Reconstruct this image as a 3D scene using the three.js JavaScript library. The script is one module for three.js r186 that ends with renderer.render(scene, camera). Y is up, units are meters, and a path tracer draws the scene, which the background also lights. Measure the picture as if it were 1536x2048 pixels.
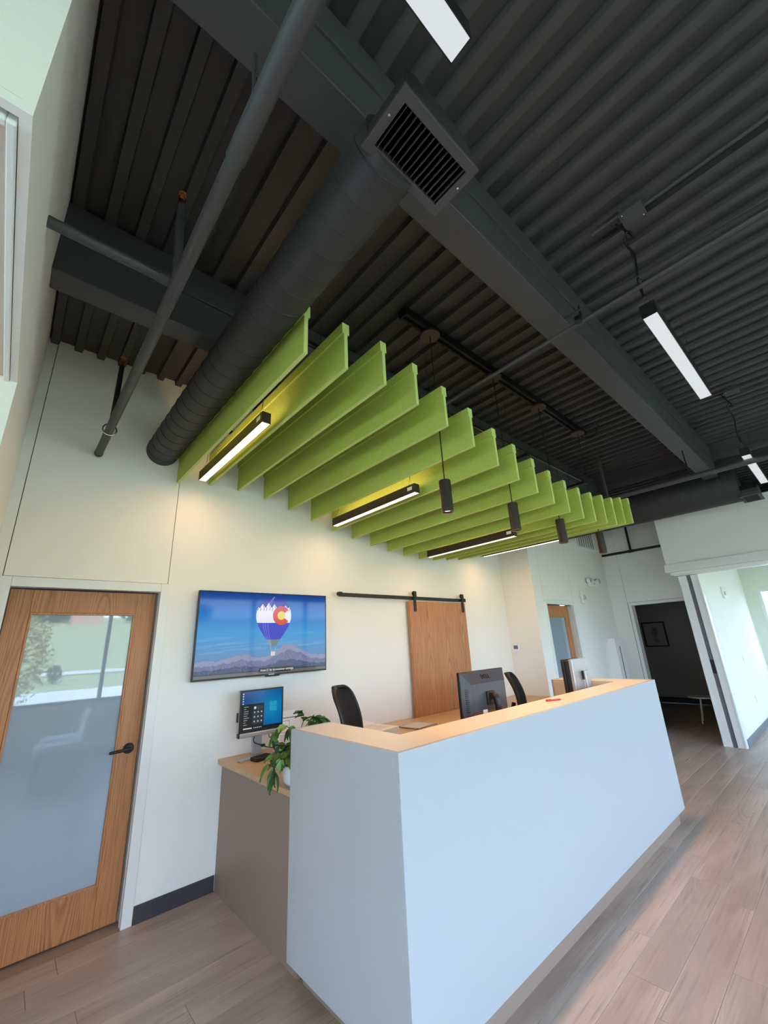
import * as THREE from 'three';
import { RoundedBoxGeometry } from 'three/addons/geometries/RoundedBoxGeometry.js';
import { mergeGeometries } from 'three/addons/utils/BufferGeometryUtils.js';
import { TextGeometry } from 'three/addons/geometries/TextGeometry.js';
import { FontLoader } from 'three/addons/loaders/FontLoader.js';
import { RectAreaLightUniformsLib } from 'three/addons/lights/RectAreaLightUniformsLib.js';

// ------------------------------------------------------------------ camera, sky, sun, exposure
const scene = new THREE.Scene();
const camera = new THREE.PerspectiveCamera(103.05, 1536 / 2048, 0.02, 400);
const RX = [0.74835942, -0.04752482, 0.66158867], DN = [0.17106914, -0.94985709, -0.26173815], FW = [0.64085375, 0.30905161, -0.70270447];
camera.matrixAutoUpdate = true;
camera.position.set(0, 1.66266, 3.66);
camera.quaternion.setFromRotationMatrix(new THREE.Matrix4().makeBasis(new THREE.Vector3(...RX), new THREE.Vector3(...DN).negate(), new THREE.Vector3(...FW).negate()));
scene.add(camera);

const renderer = new THREE.WebGLRenderer({ antialias: true });
renderer.toneMapping = THREE.LinearToneMapping;
renderer.toneMappingExposure = 1.62;
renderer.shadowMap.enabled = true;
RectAreaLightUniformsLib.init();

const SKY = 9.0;          // brightness of the sky
const SUN = 12;           // sun on the lawn outside
const WARM = [1.0, 0.57, 0.30], LED_WARM = 20.5, LED_UP = 8, SPOT = 2.9, LED_WHITE = 0.43;
{ // clear blue sky, paler towards the horizon, with a few thin clouds
  const W = 256, H = 128, d = new Float32Array(W * H * 4);
  const h = (x, y) => { const s = Math.sin(x * 127.1 + y * 311.7) * 43758.5453; return s - Math.floor(s); };
  const n = (x, y, p) => { const i = Math.floor(x), j = Math.floor(y), a = x - i, b = y - j, s = a * a * (3 - 2 * a), t = b * b * (3 - 2 * b), w = (k) => ((k % p) + p) % p; return (h(w(i), j) * (1 - s) + h(w(i + 1), j) * s) * (1 - t) + (h(w(i), j + 1) * (1 - s) + h(w(i + 1), j + 1) * s) * t; };
  for (let y = 0; y < H; y++) for (let x = 0; x < W; x++) {
    const up = Math.max(0, ((y + 0.5) / H - 0.5) * 2), k = Math.pow(1 - up, 2.2);
    const c = Math.max(0, n(x / 16, y / 5, 16) * 0.6 + n(x / 8, y / 2.5, 32) * 0.4 - 0.5) * 1.3 * Math.min(1, up * 4);
    const base = [0.38 + 0.36 * k, 0.63 + 0.25 * k, 1.0 + 0.0 * k];
    for (let j = 0; j < 3; j++) d[(y * W + x) * 4 + j] = base[j] * (1 - c) + 1.15 * c;
    d[(y * W + x) * 4 + 3] = 1;
  }
  const t = new THREE.DataTexture(d, W, H, THREE.RGBAFormat, THREE.FloatType);
  t.mapping = THREE.EquirectangularReflectionMapping; t.magFilter = THREE.LinearFilter; t.needsUpdate = true;
  scene.background = t; scene.backgroundIntensity = SKY;
}
const sun = new THREE.DirectionalLight(new THREE.Color(1, 0.93, 0.8), SUN);
sun.position.set(-8, 26, -16); sun.target.position.set(0, 0, 10);
sun.castShadow = true; sun.shadow.mapSize.set(2048, 2048);
Object.assign(sun.shadow.camera, { left: -40, right: 40, top: 40, bottom: -40, near: 1, far: 120 });
scene.add(sun, sun.target);

// ------------------------------------------------------------------ helpers
let seed = 7;
const rnd = (a = 0, b = 1) => { seed = (seed * 1664525 + 1013904223) >>> 0; return a + (b - a) * seed / 4294967296; };
const used = new Map();
function numbered(n) { const k = used.get(n) ?? 0; used.set(n, k + 1); return k ? `${n}_${String(k).padStart(3, '0')}` : n; }
function tag(o, label, category, group) { Object.assign(o.userData, { label, category }); if (group) o.userData.group = group; return o; }
function thing(name, label, category, [x, y, z] = [0, 0, 0], turn = 0, group) {
  const o = new THREE.Group(); o.name = numbered(name); o.position.set(x, y, z); o.rotation.y = turn; scene.add(o);
  return tag(o, label, category, group);
}
function copy(src, [x, y, z], label, turn = src.rotation.y) {
  const o = src.clone(); o.name = numbered(src.name.replace(/_\d{3}$/, '')); o.position.set(x, y, z); o.rotation.y = turn; o.userData = { ...src.userData, label }; scene.add(o); return o;
}
const structure = (name, parent) => { const o = new THREE.Group(); o.name = name; o.userData.kind = 'structure'; (parent ?? scene).add(o); return o; };
function part(name, geo, mat, parent, label) {
  const g = Array.isArray(geo) ? (geo.length > 1 ? merge(geo) : geo[0]) : geo;
  const m = new THREE.Mesh(g, mat); m.name = name; m.castShadow = m.receiveShadow = true;
  if (label) m.userData.label = label;
  parent.add(m); return m;
}
function merge(list) {
  return mergeGeometries(list.map((g) => { const n = g.index ? g.toNonIndexed() : g.clone(); for (const k of Object.keys(n.attributes)) if (!['position', 'normal', 'uv'].includes(k)) n.deleteAttribute(k); if (!n.attributes.uv) n.setAttribute('uv', new THREE.BufferAttribute(new Float32Array(n.attributes.position.count * 2), 2)); return n; }));
}
// uv in metres on the dominant plane; grain: axis along which the texture's v runs
function metric(g, grain = 'y', off = [0, 0]) {
  const p = g.attributes.position, n = g.attributes.normal, uv = new Float32Array(p.count * 2), ax = { x: 0, y: 1, z: 2 }[grain];
  const tri = g.index ? null : 3;
  for (let i = 0; i < p.count; i++) {
    const v = [p.getX(i), p.getY(i), p.getZ(i)], m = [Math.abs(n.getX(i)), Math.abs(n.getY(i)), Math.abs(n.getZ(i))];
    let d = m[0] > m[1] && m[0] > m[2] ? 0 : m[1] > m[2] ? 1 : 2;
    let a = [0, 1, 2].filter((k) => k !== d), va = a.includes(ax) ? ax : a[1], ua = a.find((k) => k !== va);
    uv[i * 2] = v[ua] + off[0]; uv[i * 2 + 1] = v[va] + off[1];
  }
  g.setAttribute('uv', new THREE.BufferAttribute(uv, 2)); return g;
}
// box from min corner to max corner, bevelled when r > 0
function bx(x0, y0, z0, x1, y1, z1, r = 0, grain = 'y', off) {
  const w = x1 - x0, h = y1 - y0, d = z1 - z0;
  const g = r ? new RoundedBoxGeometry(w, h, d, 2, Math.min(r, w / 2.01, h / 2.01, d / 2.01)) : new THREE.BoxGeometry(w, h, d);
  g.translate((x0 + x1) / 2, (y0 + y1) / 2, (z0 + z1) / 2); return metric(g, grain, off);
}
const bc = (cx, cy, cz, w, h, d, r = 0, grain = 'y', off) => bx(cx - w / 2, cy - h / 2, cz - d / 2, cx + w / 2, cy + h / 2, cz + d / 2, r, grain, off);
// rectangular ring in the xy plane, width w, between z0 and z1
function ring(x0, y0, x1, y1, w, z0, z1, r = 0.002, wt = w) {
  const s = new THREE.Shape([[x0 + r, y0 + r], [x1 - r, y0 + r], [x1 - r, y1 - r], [x0 + r, y1 - r]].map(([x, y]) => new THREE.Vector2(x, y)));
  s.holes.push(new THREE.Path([[x0 + w - r, y0 + wt - r], [x0 + w - r, y1 - wt + r], [x1 - w + r, y1 - wt + r], [x1 - w + r, y0 + wt - r]].map(([x, y]) => new THREE.Vector2(x, y))));
  return metric(new THREE.ExtrudeGeometry(s, { depth: z1 - z0 - 2 * r, bevelEnabled: true, bevelSize: r, bevelThickness: r, bevelSegments: 2 }).translate(0, 0, z0 + r));
}
const V = (x, y, z) => new THREE.Vector3(x, y, z);
function rod(a, b, r, r2 = r, seg = 14) {
  const A = V(...a), B = V(...b), L = A.distanceTo(B), g = new THREE.CylinderGeometry(r2, r, L, seg);
  g.translate(0, L / 2, 0); g.applyQuaternion(new THREE.Quaternion().setFromUnitVectors(V(0, 1, 0), B.clone().sub(A).normalize())); g.translate(...a); return g;
}
const tube = (pts, r, seg = 24, rs = 7) => new THREE.TubeGeometry(new THREE.CatmullRomCurve3(pts.map((p) => V(...p))), seg, r, rs);
function extrude(pts, depth, bevel = 0) {
  const s = new THREE.Shape(); pts.forEach(([x, y], i) => (i ? s.lineTo(x, y) : s.moveTo(x, y))); s.closePath();
  return new THREE.ExtrudeGeometry(s, { depth, bevelEnabled: bevel > 0, bevelSize: bevel, bevelThickness: bevel, bevelSegments: 2, curveSegments: 10 });
}

// ------------------------------------------------------------------ textures
const hash = (x, y, s = 0) => { let h = Math.imul(x | 0, 374761393) ^ Math.imul(y | 0, 668265263) ^ Math.imul(s | 0, 2147483647 - 1274126177); h = Math.imul(h ^ (h >>> 13), 1274126177); return ((h ^ (h >>> 16)) >>> 0) / 4294967296; };
function noise(x, y, px, py, s) { // periodic value noise
  const i = Math.floor(x), j = Math.floor(y), a = x - i, b = y - j, u = a * a * (3 - 2 * a), v = b * b * (3 - 2 * b), w = (k, p) => ((k % p) + p) % p;
  return (hash(w(i, px), w(j, py), s) * (1 - u) + hash(w(i + 1, px), w(j, py), s) * u) * (1 - v) + (hash(w(i, px), w(j + 1, py), s) * (1 - u) + hash(w(i + 1, px), w(j + 1, py), s) * u) * v;
}
function fbm(x, y, px, py, oct, s) { let t = 0, a = 0.5, n = 0; for (let o = 0; o < oct; o++) { t += a * noise(x, y, px, py, s + o); n += a; a /= 2; x *= 2; y *= 2; px *= 2; py *= 2; } return t / n; }
function dataTex(W, H, f, repU = 1, repV = 1, srgb = true) {
  const d = new Uint8Array(W * H * 4);
  for (let y = 0; y < H; y++) for (let x = 0; x < W; x++) { const c = f(x / W, y / H), o = (y * W + x) * 4; d[o] = c[0]; d[o + 1] = c[1]; d[o + 2] = c[2]; d[o + 3] = 255; }
  const t = new THREE.DataTexture(d, W, H); t.wrapS = t.wrapT = THREE.RepeatWrapping; t.magFilter = THREE.LinearFilter; t.repeat.set(repU, repV);
  if (srgb) t.colorSpace = THREE.SRGBColorSpace; t.needsUpdate = true; return t;
}
const mix = (a, b, t) => a.map((v, i) => v + (b[i] - v) * t);
const sm = (e0, e1, x) => { const t = Math.min(1, Math.max(0, (x - e0) / (e1 - e0))); return t * t * (3 - 2 * t); };
// oak veneer, 1 m across u by 2 m along v, cathedral figure
function oak(u, v, s) {
  const w = fbm(u * 3, v * 3, 3, 3, 3, s) - 0.5, cx = ((u * 3) % 1) - 0.5 + 0.18 * (fbm(u * 2, v * 3, 2, 3, 2, s + 9) - 0.5);
  const leaf = Math.floor(u * 3);
  const ph = 5 * hash(leaf, 3, s) + w * 2.2;
  const f = cx * cx * 46 + Math.sin(v * Math.PI * 2 + leaf) * 1.6 + ph * 0.9;
  const r = f - Math.floor(f), ring = sm(0.0, 0.55, r) * (1 - sm(0.82, 1, r));
  const pore = Math.pow(fbm(u * 190, v * 14, 190, 14, 2, s + 3), 3.2) * 2.0;
  const tone = fbm(u * 9, v * 4, 9, 4, 3, s + 5);
  return 0.62 * (1 - ring) * (0.45 + 0.55 * tone) + 0.42 * pore + 0.22 * tone;
}
const oakTex = dataTex(768, 1024, (u, v) => mix([202, 139, 87], [130, 76, 42], Math.min(1, 0.78 * oak(u, v, 11))), 1, 0.5);
const oakBump = dataTex(512, 1024, (u, v) => { const k = 255 - 190 * Math.pow(fbm(u * 190, v * 14, 190, 14, 2, 14), 2.4); return [k, k, k]; }, 1, 0.5, false);
// grey brown plank floor: 1.2 m across u by 2.4 m along v, six boards of figure
function board(u, v) {
  const b = Math.floor(u * 6), cx = u * 6 - b - 0.5, s = 40 + b, wob = fbm(u * 6, v * 5, 6, 5, 3, s) - 0.5;
  const knot = 0.5 + 0.9 * Math.exp(-Math.pow((v - hash(b, 1, 5)) * 9, 2));
  const f = (cx + wob * 0.5) ** 2 * 30 * knot + Math.cos((v + hash(b, 2, 5)) * Math.PI * 2) * 3.2 + wob * 5.0;
  const r = f - Math.floor(f), ring = (1 - sm(0, 0.5, r) * (1 - sm(0.8, 1, r))) * sm(0.42, 0.7, fbm(u * 6, v * 3, 6, 3, 2, s + 20));
  const streak = fbm(u * 120, v * 7, 120, 7, 3, 77), cloud = fbm(u * 10, v * 4, 10, 4, 4, 88);
  return [ring, streak, cloud];
}
const floorTex = dataTex(1024, 1024, (u, v) => { const [r, s, c] = board(u, v); const base = mix([168, 147, 132], [200, 179, 162], sm(0.28, 0.72, c * 0.6 + s * 0.4)); return mix(mix(base, [112, 92, 80], Math.min(1, 0.18 * r + 0.75 * Math.pow(s, 2.6))), [212, 196, 178], 0.35 * r * (1 - r) * 2); }, 1 / 1.2, 1 / 2.4);
const floorRough = dataTex(512, 512, (u, v) => { const [r, s] = board(u, v); const k = 255 * (0.30 + 0.14 * s + 0.08 * r); return [k, k, k]; }, 1 / 1.2, 1 / 2.4, false);
const wallBump = dataTex(512, 512, (u, v) => { const k = 255 * (0.6 * fbm(u * 64, v * 64, 64, 64, 2, 3) + 0.4 * fbm(u * 140, v * 140, 140, 140, 1, 4)); return [k, k, k]; }, 1, 1, false);
const feltTex = dataTex(512, 512, (u, v) => { const a = noise(u * 256, v * 256, 256, 256, 5), b = fbm(u * 60, v * 60, 60, 60, 3, 6); return mix([166, 185, 80], [198, 214, 104], 0.5 * a + 0.5 * b); }, 2.2, 2.2);
const feltBump = dataTex(512, 512, (u, v) => { const k = 255 * (0.5 * noise(u * 200, v * 200, 200, 200, 5) + 0.5 * fbm(u * 70, v * 70, 70, 70, 2, 16)); return [k, k, k]; }, 2.2, 2.2, false);
const steelBump = dataTex(256, 256, (u, v) => { const k = 255 * fbm(u * 40, v * 40, 40, 40, 3, 8); return [k, k, k]; }, 3, 3, false);
const topTex = dataTex(512, 512, (u, v) => { const s = fbm(u * 90, v * 5, 90, 5, 3, 31), c = fbm(u * 6, v * 3, 6, 3, 2, 32); return mix([214, 180, 138], [186, 148, 104], 0.6 * s + 0.4 * c); }, 1.2, 0.8);
function canvasTex(w, h, draw) {
  const c = document.createElement('canvas'); c.width = w; c.height = h; draw(c.getContext('2d'), w, h);
  const t = new THREE.CanvasTexture(c); t.colorSpace = THREE.SRGBColorSpace; return t;
}

// ------------------------------------------------------------------ materials
const std = (o) => new THREE.MeshStandardMaterial(o), phy = (o) => new THREE.MeshPhysicalMaterial(o);
const rgb = (r, g, b) => new THREE.Color().setRGB(r / 255, g / 255, b / 255, THREE.SRGBColorSpace);
const M = {
  wall: std({ color: rgb(237, 235, 229), roughness: 0.75, bumpMap: wallBump, bumpScale: 0.0006 }),
  trim: std({ color: rgb(230, 231, 228), roughness: 0.35 }),
  deck: std({ color: rgb(66, 65, 63), roughness: 0.55, bumpMap: steelBump, bumpScale: 0.0004 }),
  steel: std({ color: rgb(66, 66, 66), roughness: 0.5, bumpMap: steelBump, bumpScale: 0.0004 }),
  ductPaint: std({ color: rgb(46, 46, 46), roughness: 0.55, bumpMap: steelBump, bumpScale: 0.0004 }),
  black: std({ color: rgb(24, 24, 25), roughness: 0.45 }),
  blackMetal: std({ color: rgb(34, 33, 32), roughness: 0.4, metalness: 0.3 }),
  blackMesh: std({ color: rgb(18, 18, 19), roughness: 0.9 }),
  bronze: std({ color: rgb(56, 45, 40), roughness: 0.45, metalness: 0.2 }),
  chrome: std({ color: rgb(205, 205, 205), roughness: 0.25, metalness: 1 }),
  brass: std({ color: rgb(170, 104, 66), roughness: 0.3, metalness: 1 }),
  felt: std({ map: feltTex, roughness: 0.95, bumpMap: feltBump, bumpScale: 0.0012 }),
  feltLitEdge: std({ color: rgb(198, 214, 128), roughness: 0.95 }),  // lighter felt tone, paints in the light on baffle edges
  oak: std({ map: oakTex, roughness: 0.42, bumpMap: oakBump, bumpScale: 0.0003 }),
  deskWhite: std({ color: rgb(178, 181, 184), roughness: 0.5, bumpMap: wallBump, bumpScale: 0.00015 }),
  deskTop: std({ color: rgb(228, 216, 198), roughness: 0.3 }),
  cream: std({ color: rgb(222, 205, 184), roughness: 0.5 }),
  taupe: std({ color: rgb(150, 130, 116), roughness: 0.5 }),
  woodTop: std({ map: topTex, roughness: 0.4 }),
  base: std({ color: rgb(58, 57, 62), roughness: 0.55 }),
  silver: std({ color: rgb(178, 180, 183), roughness: 0.35, metalness: 0.5 }),
  whitePlastic: std({ color: rgb(236, 236, 233), roughness: 0.4 }),
  paper: std({ color: rgb(236, 234, 228), roughness: 0.85 }),
  rubber: std({ color: rgb(20, 20, 20), roughness: 0.8 }),
  ledWarm: std({ color: 0x111111, emissive: new THREE.Color(1, 0.86, 0.62), emissiveIntensity: 2.2, roughness: 0.6 }),
  ledWhite: std({ color: rgb(150, 152, 153), emissive: new THREE.Color(0.94, 0.97, 1), emissiveIntensity: 0.37, roughness: 0.6 }),
  glass: phy({ color: new THREE.Color(0.8, 0.83, 0.86), transmission: 1, thickness: 0, roughness: 0, ior: 1.5 }),
  frosted: phy({ color: rgb(150, 164, 176), roughness: 0.02, ior: 2.0, bumpScale: 0 }),
  clear: phy({ color: 0xffffff, transmission: 1, thickness: 0.004, roughness: 0.02, ior: 1.49 }),
};

// ------------------------------------------------------------------ large structure
const X0 = -6.5, X1 = 12.1, Z1 = 6.5, TOP = 4.1;   // left end, far right end, window wall, roof
{ // plank floor
  const floor = structure('floor');
  part('subfloor', bx(X0 - 0.2, -0.14, -2.6, 13.2, -0.008, Z1 + 0.15), M.taupe, floor);
  const tones = [[1, 1, 1], [0.93, 0.92, 0.91], [1.05, 1.03, 1.02], [0.98, 0.96, 0.97]].map((c) => std({ map: floorTex, roughnessMap: floorRough, roughness: 1, color: new THREE.Color(...c) }));
  const PW = 0.184, PL = 1.22, cache = new Map();
  const plank = (len, board) => {
    const key = len.toFixed(3) + board; if (cache.has(key)) return cache.get(key);
    const b = 0.0009, w = PW / 2 - 0.0006, l = len / 2 - 0.0006, pos = [], nor = [];
    const quad = (a, c, d, e, n) => { for (const p of [a, c, d, a, d, e]) { pos.push(...p); nor.push(...n); } };
    const T = [[-l + b, 0, -w + b], [l - b, 0, -w + b], [l - b, 0, w - b], [-l + b, 0, w - b]], B = [[-l, -b, -w], [l, -b, -w], [l, -b, w], [-l, -b, w]], D = B.map(([x, , z]) => [x, -0.008, z]);
    quad(T[3], T[2], T[1], T[0], [0, 1, 0]);
    [[0, 1, [0, 0.6, -0.8]], [1, 2, [0.8, 0.6, 0]], [2, 3, [0, 0.6, 0.8]], [3, 0, [-0.8, 0.6, 0]]].forEach(([i, j, n]) => { quad(T[i], T[j], B[j], B[i], n); quad(B[i], B[j], D[j], D[i], [n[0], 0, n[2]]); });
    const g = new THREE.BufferGeometry(); g.setAttribute('position', new THREE.Float32BufferAttribute(pos, 3)); g.setAttribute('normal', new THREE.Float32BufferAttribute(nor, 3));
    metric(g, 'x', [(board % 6) * 0.2 + 0.1, (board * 0.37) % 2.4]); cache.set(key, g); return g;
  };
  const rest = [];
  for (let row = 0; row * PW < Z1; row++) {
    const zc = 0.01 + (row + 0.5) * PW;
    let x = X0 - 1.2 * rnd();
    while (x < X1) {
      const a = Math.max(x, X0), b = Math.min(x + PL, X1); x += PL;
      if (b - a < 0.1) continue;
      const near = zc < 4.2 && b > -0.3 && a < 8.8, board = Math.floor(rnd(0, 12)), len = b - a;
      if (near) { const m = part('plank', plank(len, board), tones[Math.floor(rnd(0, 4))], floor); m.position.set((a + b) / 2, 0, zc); }
      else { const g = plank(len, board).clone(); g.translate((a + b) / 2, 0, zc); rest.push(g); }
    }
  }
  const more = part('plank', rest, tones[0], floor); more.userData.kind = 'stuff';
  part('door_recess_floor', bx(-0.16, -0.008, -0.25, 0.95, 0, 0.01), M.taupe, floor);
  part('side_room_floor', metric(new THREE.BoxGeometry(3.3, 0.008, 3.2).translate(10.5, -0.005, 0.2), 'x'), tones[1], floor);
}
{ // black corrugated roof deck
  const ceiling = structure('ceiling');
  const P = 0.1524, prof = [], n0 = Math.floor(X0 / P) - 1, n1 = Math.ceil(12.4 / P);
  const y0 = 4.06, y1 = 4.102;
  for (let i = n0; i <= n1; i++) { const c = i * P + 0.038; prof.push([c - 0.033, y1], [c - 0.025, y0], [c + 0.025, y0], [c + 0.033, y1]); }
  const pts = [...prof, [prof.at(-1)[0], y1 + 0.02], [prof[0][0], y1 + 0.02]];
  const g = extrude(pts, Z1 + 0.25); g.translate(0, 0, -0.1);
  part('corrugated_deck', g, M.deck, ceiling);
  part('roof_slab', bx(X0 - 0.3, y1 + 0.02, -2.7, 13.4, y1 + 0.2, Z1 + 0.5), M.deck, ceiling);
}
{ // white ceiling of the bright room on the right and of the dark room
  const c = structure('ceiling_side'); part('ceiling_board', [bx(8.15, 2.95, 2.13, X1, 3.0, Z1), bx(8.9, 2.6, -2.4, 12.5, 2.66, 1.87)], M.wall, c);
}
const H = TOP + 0.02;
{ // wall behind the desk: panels with reveals between them, round door 1
  const w = structure('wall_back');
  part('wall_core', [bx(-0.4, 0, -0.16, -0.094, H, -0.012), bx(-0.094, 2.2, -0.16, 0.917, H, -0.012), bx(0.917, 0, -0.16, 6.0, H, -0.012)], M.base, w);
  part('wall_panel', bx(-0.153, 0, -0.012, -0.093, H, 0), M.wall, w);
  part('wall_panel', bx(-0.088, 2.2165, -0.012, 0.908, H, 0), M.wall, w);
  part('wall_panel', bx(0.913, 0, -0.012, 5.84, H, 0), M.wall, w);
}
{ // left wall, its outer corner, and the dropped box beyond it
  const w = structure('wall_left');
  part('wall_board', [bx(-0.33, 0, 0, -0.153, H, 1.545), bx(X0, 0, 1.36, -0.33, H, 1.545)], M.wall, w);
  const b = structure('wall_bulkhead');
  part('wall_board', bx(X0, 2.83, 1.545, -0.153, H, 2.75), M.wall, b);
  part('edge_strip', [bx(-0.176, 2.8, 1.545, -0.153, 2.83, 2.75), bx(X0, 2.8, 2.728, -0.176, 2.829, 2.75)], M.wall, b);
  part('trim_frame', [bx(-0.196, 2.79, 1.545, -0.178, 2.826, 2.712, 0.004), bx(X0, 2.79, 2.694, -0.196, 2.826, 2.712, 0.004)], M.trim, b);
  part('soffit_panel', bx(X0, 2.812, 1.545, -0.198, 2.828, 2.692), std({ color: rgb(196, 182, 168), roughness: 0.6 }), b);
}
{ // left end wall, with an unseen window added to brighten the desk end
  const w = structure('wall_end'), z0 = 2.2, z1 = 6.2, y0 = 0.25, y1 = 2.3;
  part('wall_board', [bx(X0 - 0.2, 0, 1.36, X0, H, z0), bx(X0 - 0.2, 0, z1, X0, H, Z1), bx(X0 - 0.2, 0, z0, X0, y0, z1), bx(X0 - 0.2, y1, z0, X0, H, z1)], M.wall, w);
  const win = structure('window_4'), fm = std({ color: rgb(110, 112, 112), roughness: 0.4, metalness: 0.4 });
  part('window_frame', ring(z0, y0, z1, y1, 0.05, 0.04, 0.12, 0.003).rotateY(-Math.PI / 2).translate(X0 - 0.01, 0, 0), fm, win);
  part('mullion', bx(X0 - 0.13, y0, (z0 + z1) / 2 - 0.03, X0 - 0.05, y1, (z0 + z1) / 2 + 0.03), fm, win);
  for (const [a, b] of [[z0 + 0.05, (z0 + z1) / 2 - 0.03], [(z0 + z1) / 2 + 0.03, z1 - 0.05]]) part('pane', bx(X0 - 0.09, y0 + 0.05, a, X0 - 0.086, y1 - 0.05, b), M.glass, win);
}
{ // short return wall at the right end of the back wall, then the wall with door 2
  const w = structure('wall_return');
  part('wall_board', bx(5.84, 0, -0.16, 6.03, H, 0.52), M.wall, w);
  const b = structure('wall_corridor');
  part('wall_core', [bx(6.03, 0, 0.36, 6.12, H, 0.508), bx(6.12, 2.19, 0.36, 7.12, H, 0.508), bx(7.12, 0, 0.36, 8.95, H, 0.508)], M.base, b);
  part('wall_panel', bx(6.03, 0, 0.508, 6.113, H, 0.52), M.wall, b);
  part('wall_panel', bx(6.118, 2.209, 0.508, 7.12, H, 0.52), M.wall, b);
  part('wall_panel', bx(7.125, 0, 0.508, 8.8, H, 0.52), M.wall, b);
}
{ // far wall with the dark doorway
  const w = structure('wall_right');
  part('wall_core', [bx(8.812, 0, 0.508, 8.95, H, 0.86), bx(8.812, 2.14, 0.86, 8.95, H, 1.76), bx(8.812, 0, 1.76, 8.95, H, 1.9)], M.base, w);
  part('wall_panel', bx(8.8, 0, 0.52, 8.812, H, 0.80), M.wall, w);
  part('wall_panel', bx(8.8, 2.2, 0.804, 8.812, H, 1.88), M.wall, w);
  part('wall_panel', bx(8.8, 0, 1.76, 8.812, 2.2, 1.88), M.wall, w);
  const d = structure('wall_side_room');
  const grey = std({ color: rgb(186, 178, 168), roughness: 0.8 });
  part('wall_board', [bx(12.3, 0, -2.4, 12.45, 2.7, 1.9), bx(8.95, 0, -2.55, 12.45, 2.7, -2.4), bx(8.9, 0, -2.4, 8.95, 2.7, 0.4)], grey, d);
  part('baseboard', bx(12.285, 0, -2.4, 12.3, 0.12, 1.87), M.base, d);
}
{ // partition between dark room and bright room, with the pocket for the sliding door
  const w = structure('wall_partition');
  part('wall_board', [bx(8.2, 0, 1.93, 12.4, 3.0, 2.13), bx(8.6, 0, 1.87, 12.4, 3.0, 1.93)], M.wall, w);
  part('upper_wall', bx(8.32, 3.0, 1.88, 12.4, H, 2.12), M.deck, w, 'black upper wall');
  part('jamb_strip', bx(8.16, 0, 1.86, 8.62, 2.5, 1.972, 0.004), M.trim, w);
  part('jamb_strip', bx(8.16, 0, 2.028, 8.26, 2.5, 2.135, 0.004), M.trim, w);
  part('casing_bead', [bx(8.152, 0, 1.862, 8.162, 2.5, 1.885, 0.003), bx(8.152, 0, 2.11, 8.162, 2.5, 2.133, 0.003)], M.trim, w);
  part('pocket_strip', bx(8.175, 0, 1.972, 8.195, 2.5, 2.028), std({ color: rgb(98, 101, 106), roughness: 0.5 }), w);
  part('latch_plate', bx(8.168, 1.0, 1.976, 8.176, 1.2, 2.024, 0.002), M.black, w);
  const h = structure('wall_header');
  part('wall_board', bx(8.0, 2.69, 1.77, 8.3, 3.53, Z1), M.wall, h);
  part('trim_board', bx(7.965, 2.56, 1.745, 8.335, 2.69, Z1, 0.004), M.trim, h);
  part('trim_board', bx(8.01, 2.515, 1.80, 8.29, 2.56, Z1, 0.004), M.trim, h);
  part('track_strip', bx(8.09, 2.505, 1.84, 8.21, 2.515, Z1), M.whitePlastic, h);
}
{ // window wall behind the camera, over the lawn
  const w = structure('wall_front');
  const open = [[-5.887, 7.553], [8.6, 11.8]];
  part('wall_board', [bx(X0 - 0.2, 0, Z1, 12.4, 0.86, Z1 + 0.2), bx(X0 - 0.2, 2.95, Z1, 12.4, H, Z1 + 0.2), bx(X0 - 0.2, 0.86, Z1, -5.887, 2.95, Z1 + 0.2), bx(7.553, 0.86, Z1, 8.6, 2.95, Z1 + 0.2), bx(11.8, 0.86, Z1, 12.4, 2.95, Z1 + 0.2)], M.wall, w);
  const frameM = std({ color: rgb(110, 112, 112), roughness: 0.4, metalness: 0.4 });
  open.forEach(([a, b], k) => {
    const win = structure('window_' + (k + 1)); const bars = [], n = k ? 2 : 9, st = (b - a) / n;
    for (let i = 0; i <= n; i++) { const c = a + st * i; bars.push(c); part('mullion', bx(c - 0.03, 0.86, Z1 + 0.04, c + 0.03, 2.95, Z1 + 0.14), frameM, win); }
    part('window_frame', [bx(a, 0.86, Z1 + 0.04, b, 0.92, Z1 + 0.14), bx(a, 2.89, Z1 + 0.04, b, 2.95, Z1 + 0.14)], frameM, win);
    for (let i = 0; i < n; i++) part('pane', bx(bars[i] + 0.03, 0.92, Z1 + 0.088, bars[i + 1] - 0.03, 2.89, Z1 + 0.092), M.glass, win);
    part('window_sill', bx(a, 0.83, Z1 - 0.06, b, 0.86, Z1 + 0.1, 0.004), M.trim, win);
  });
}
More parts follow.
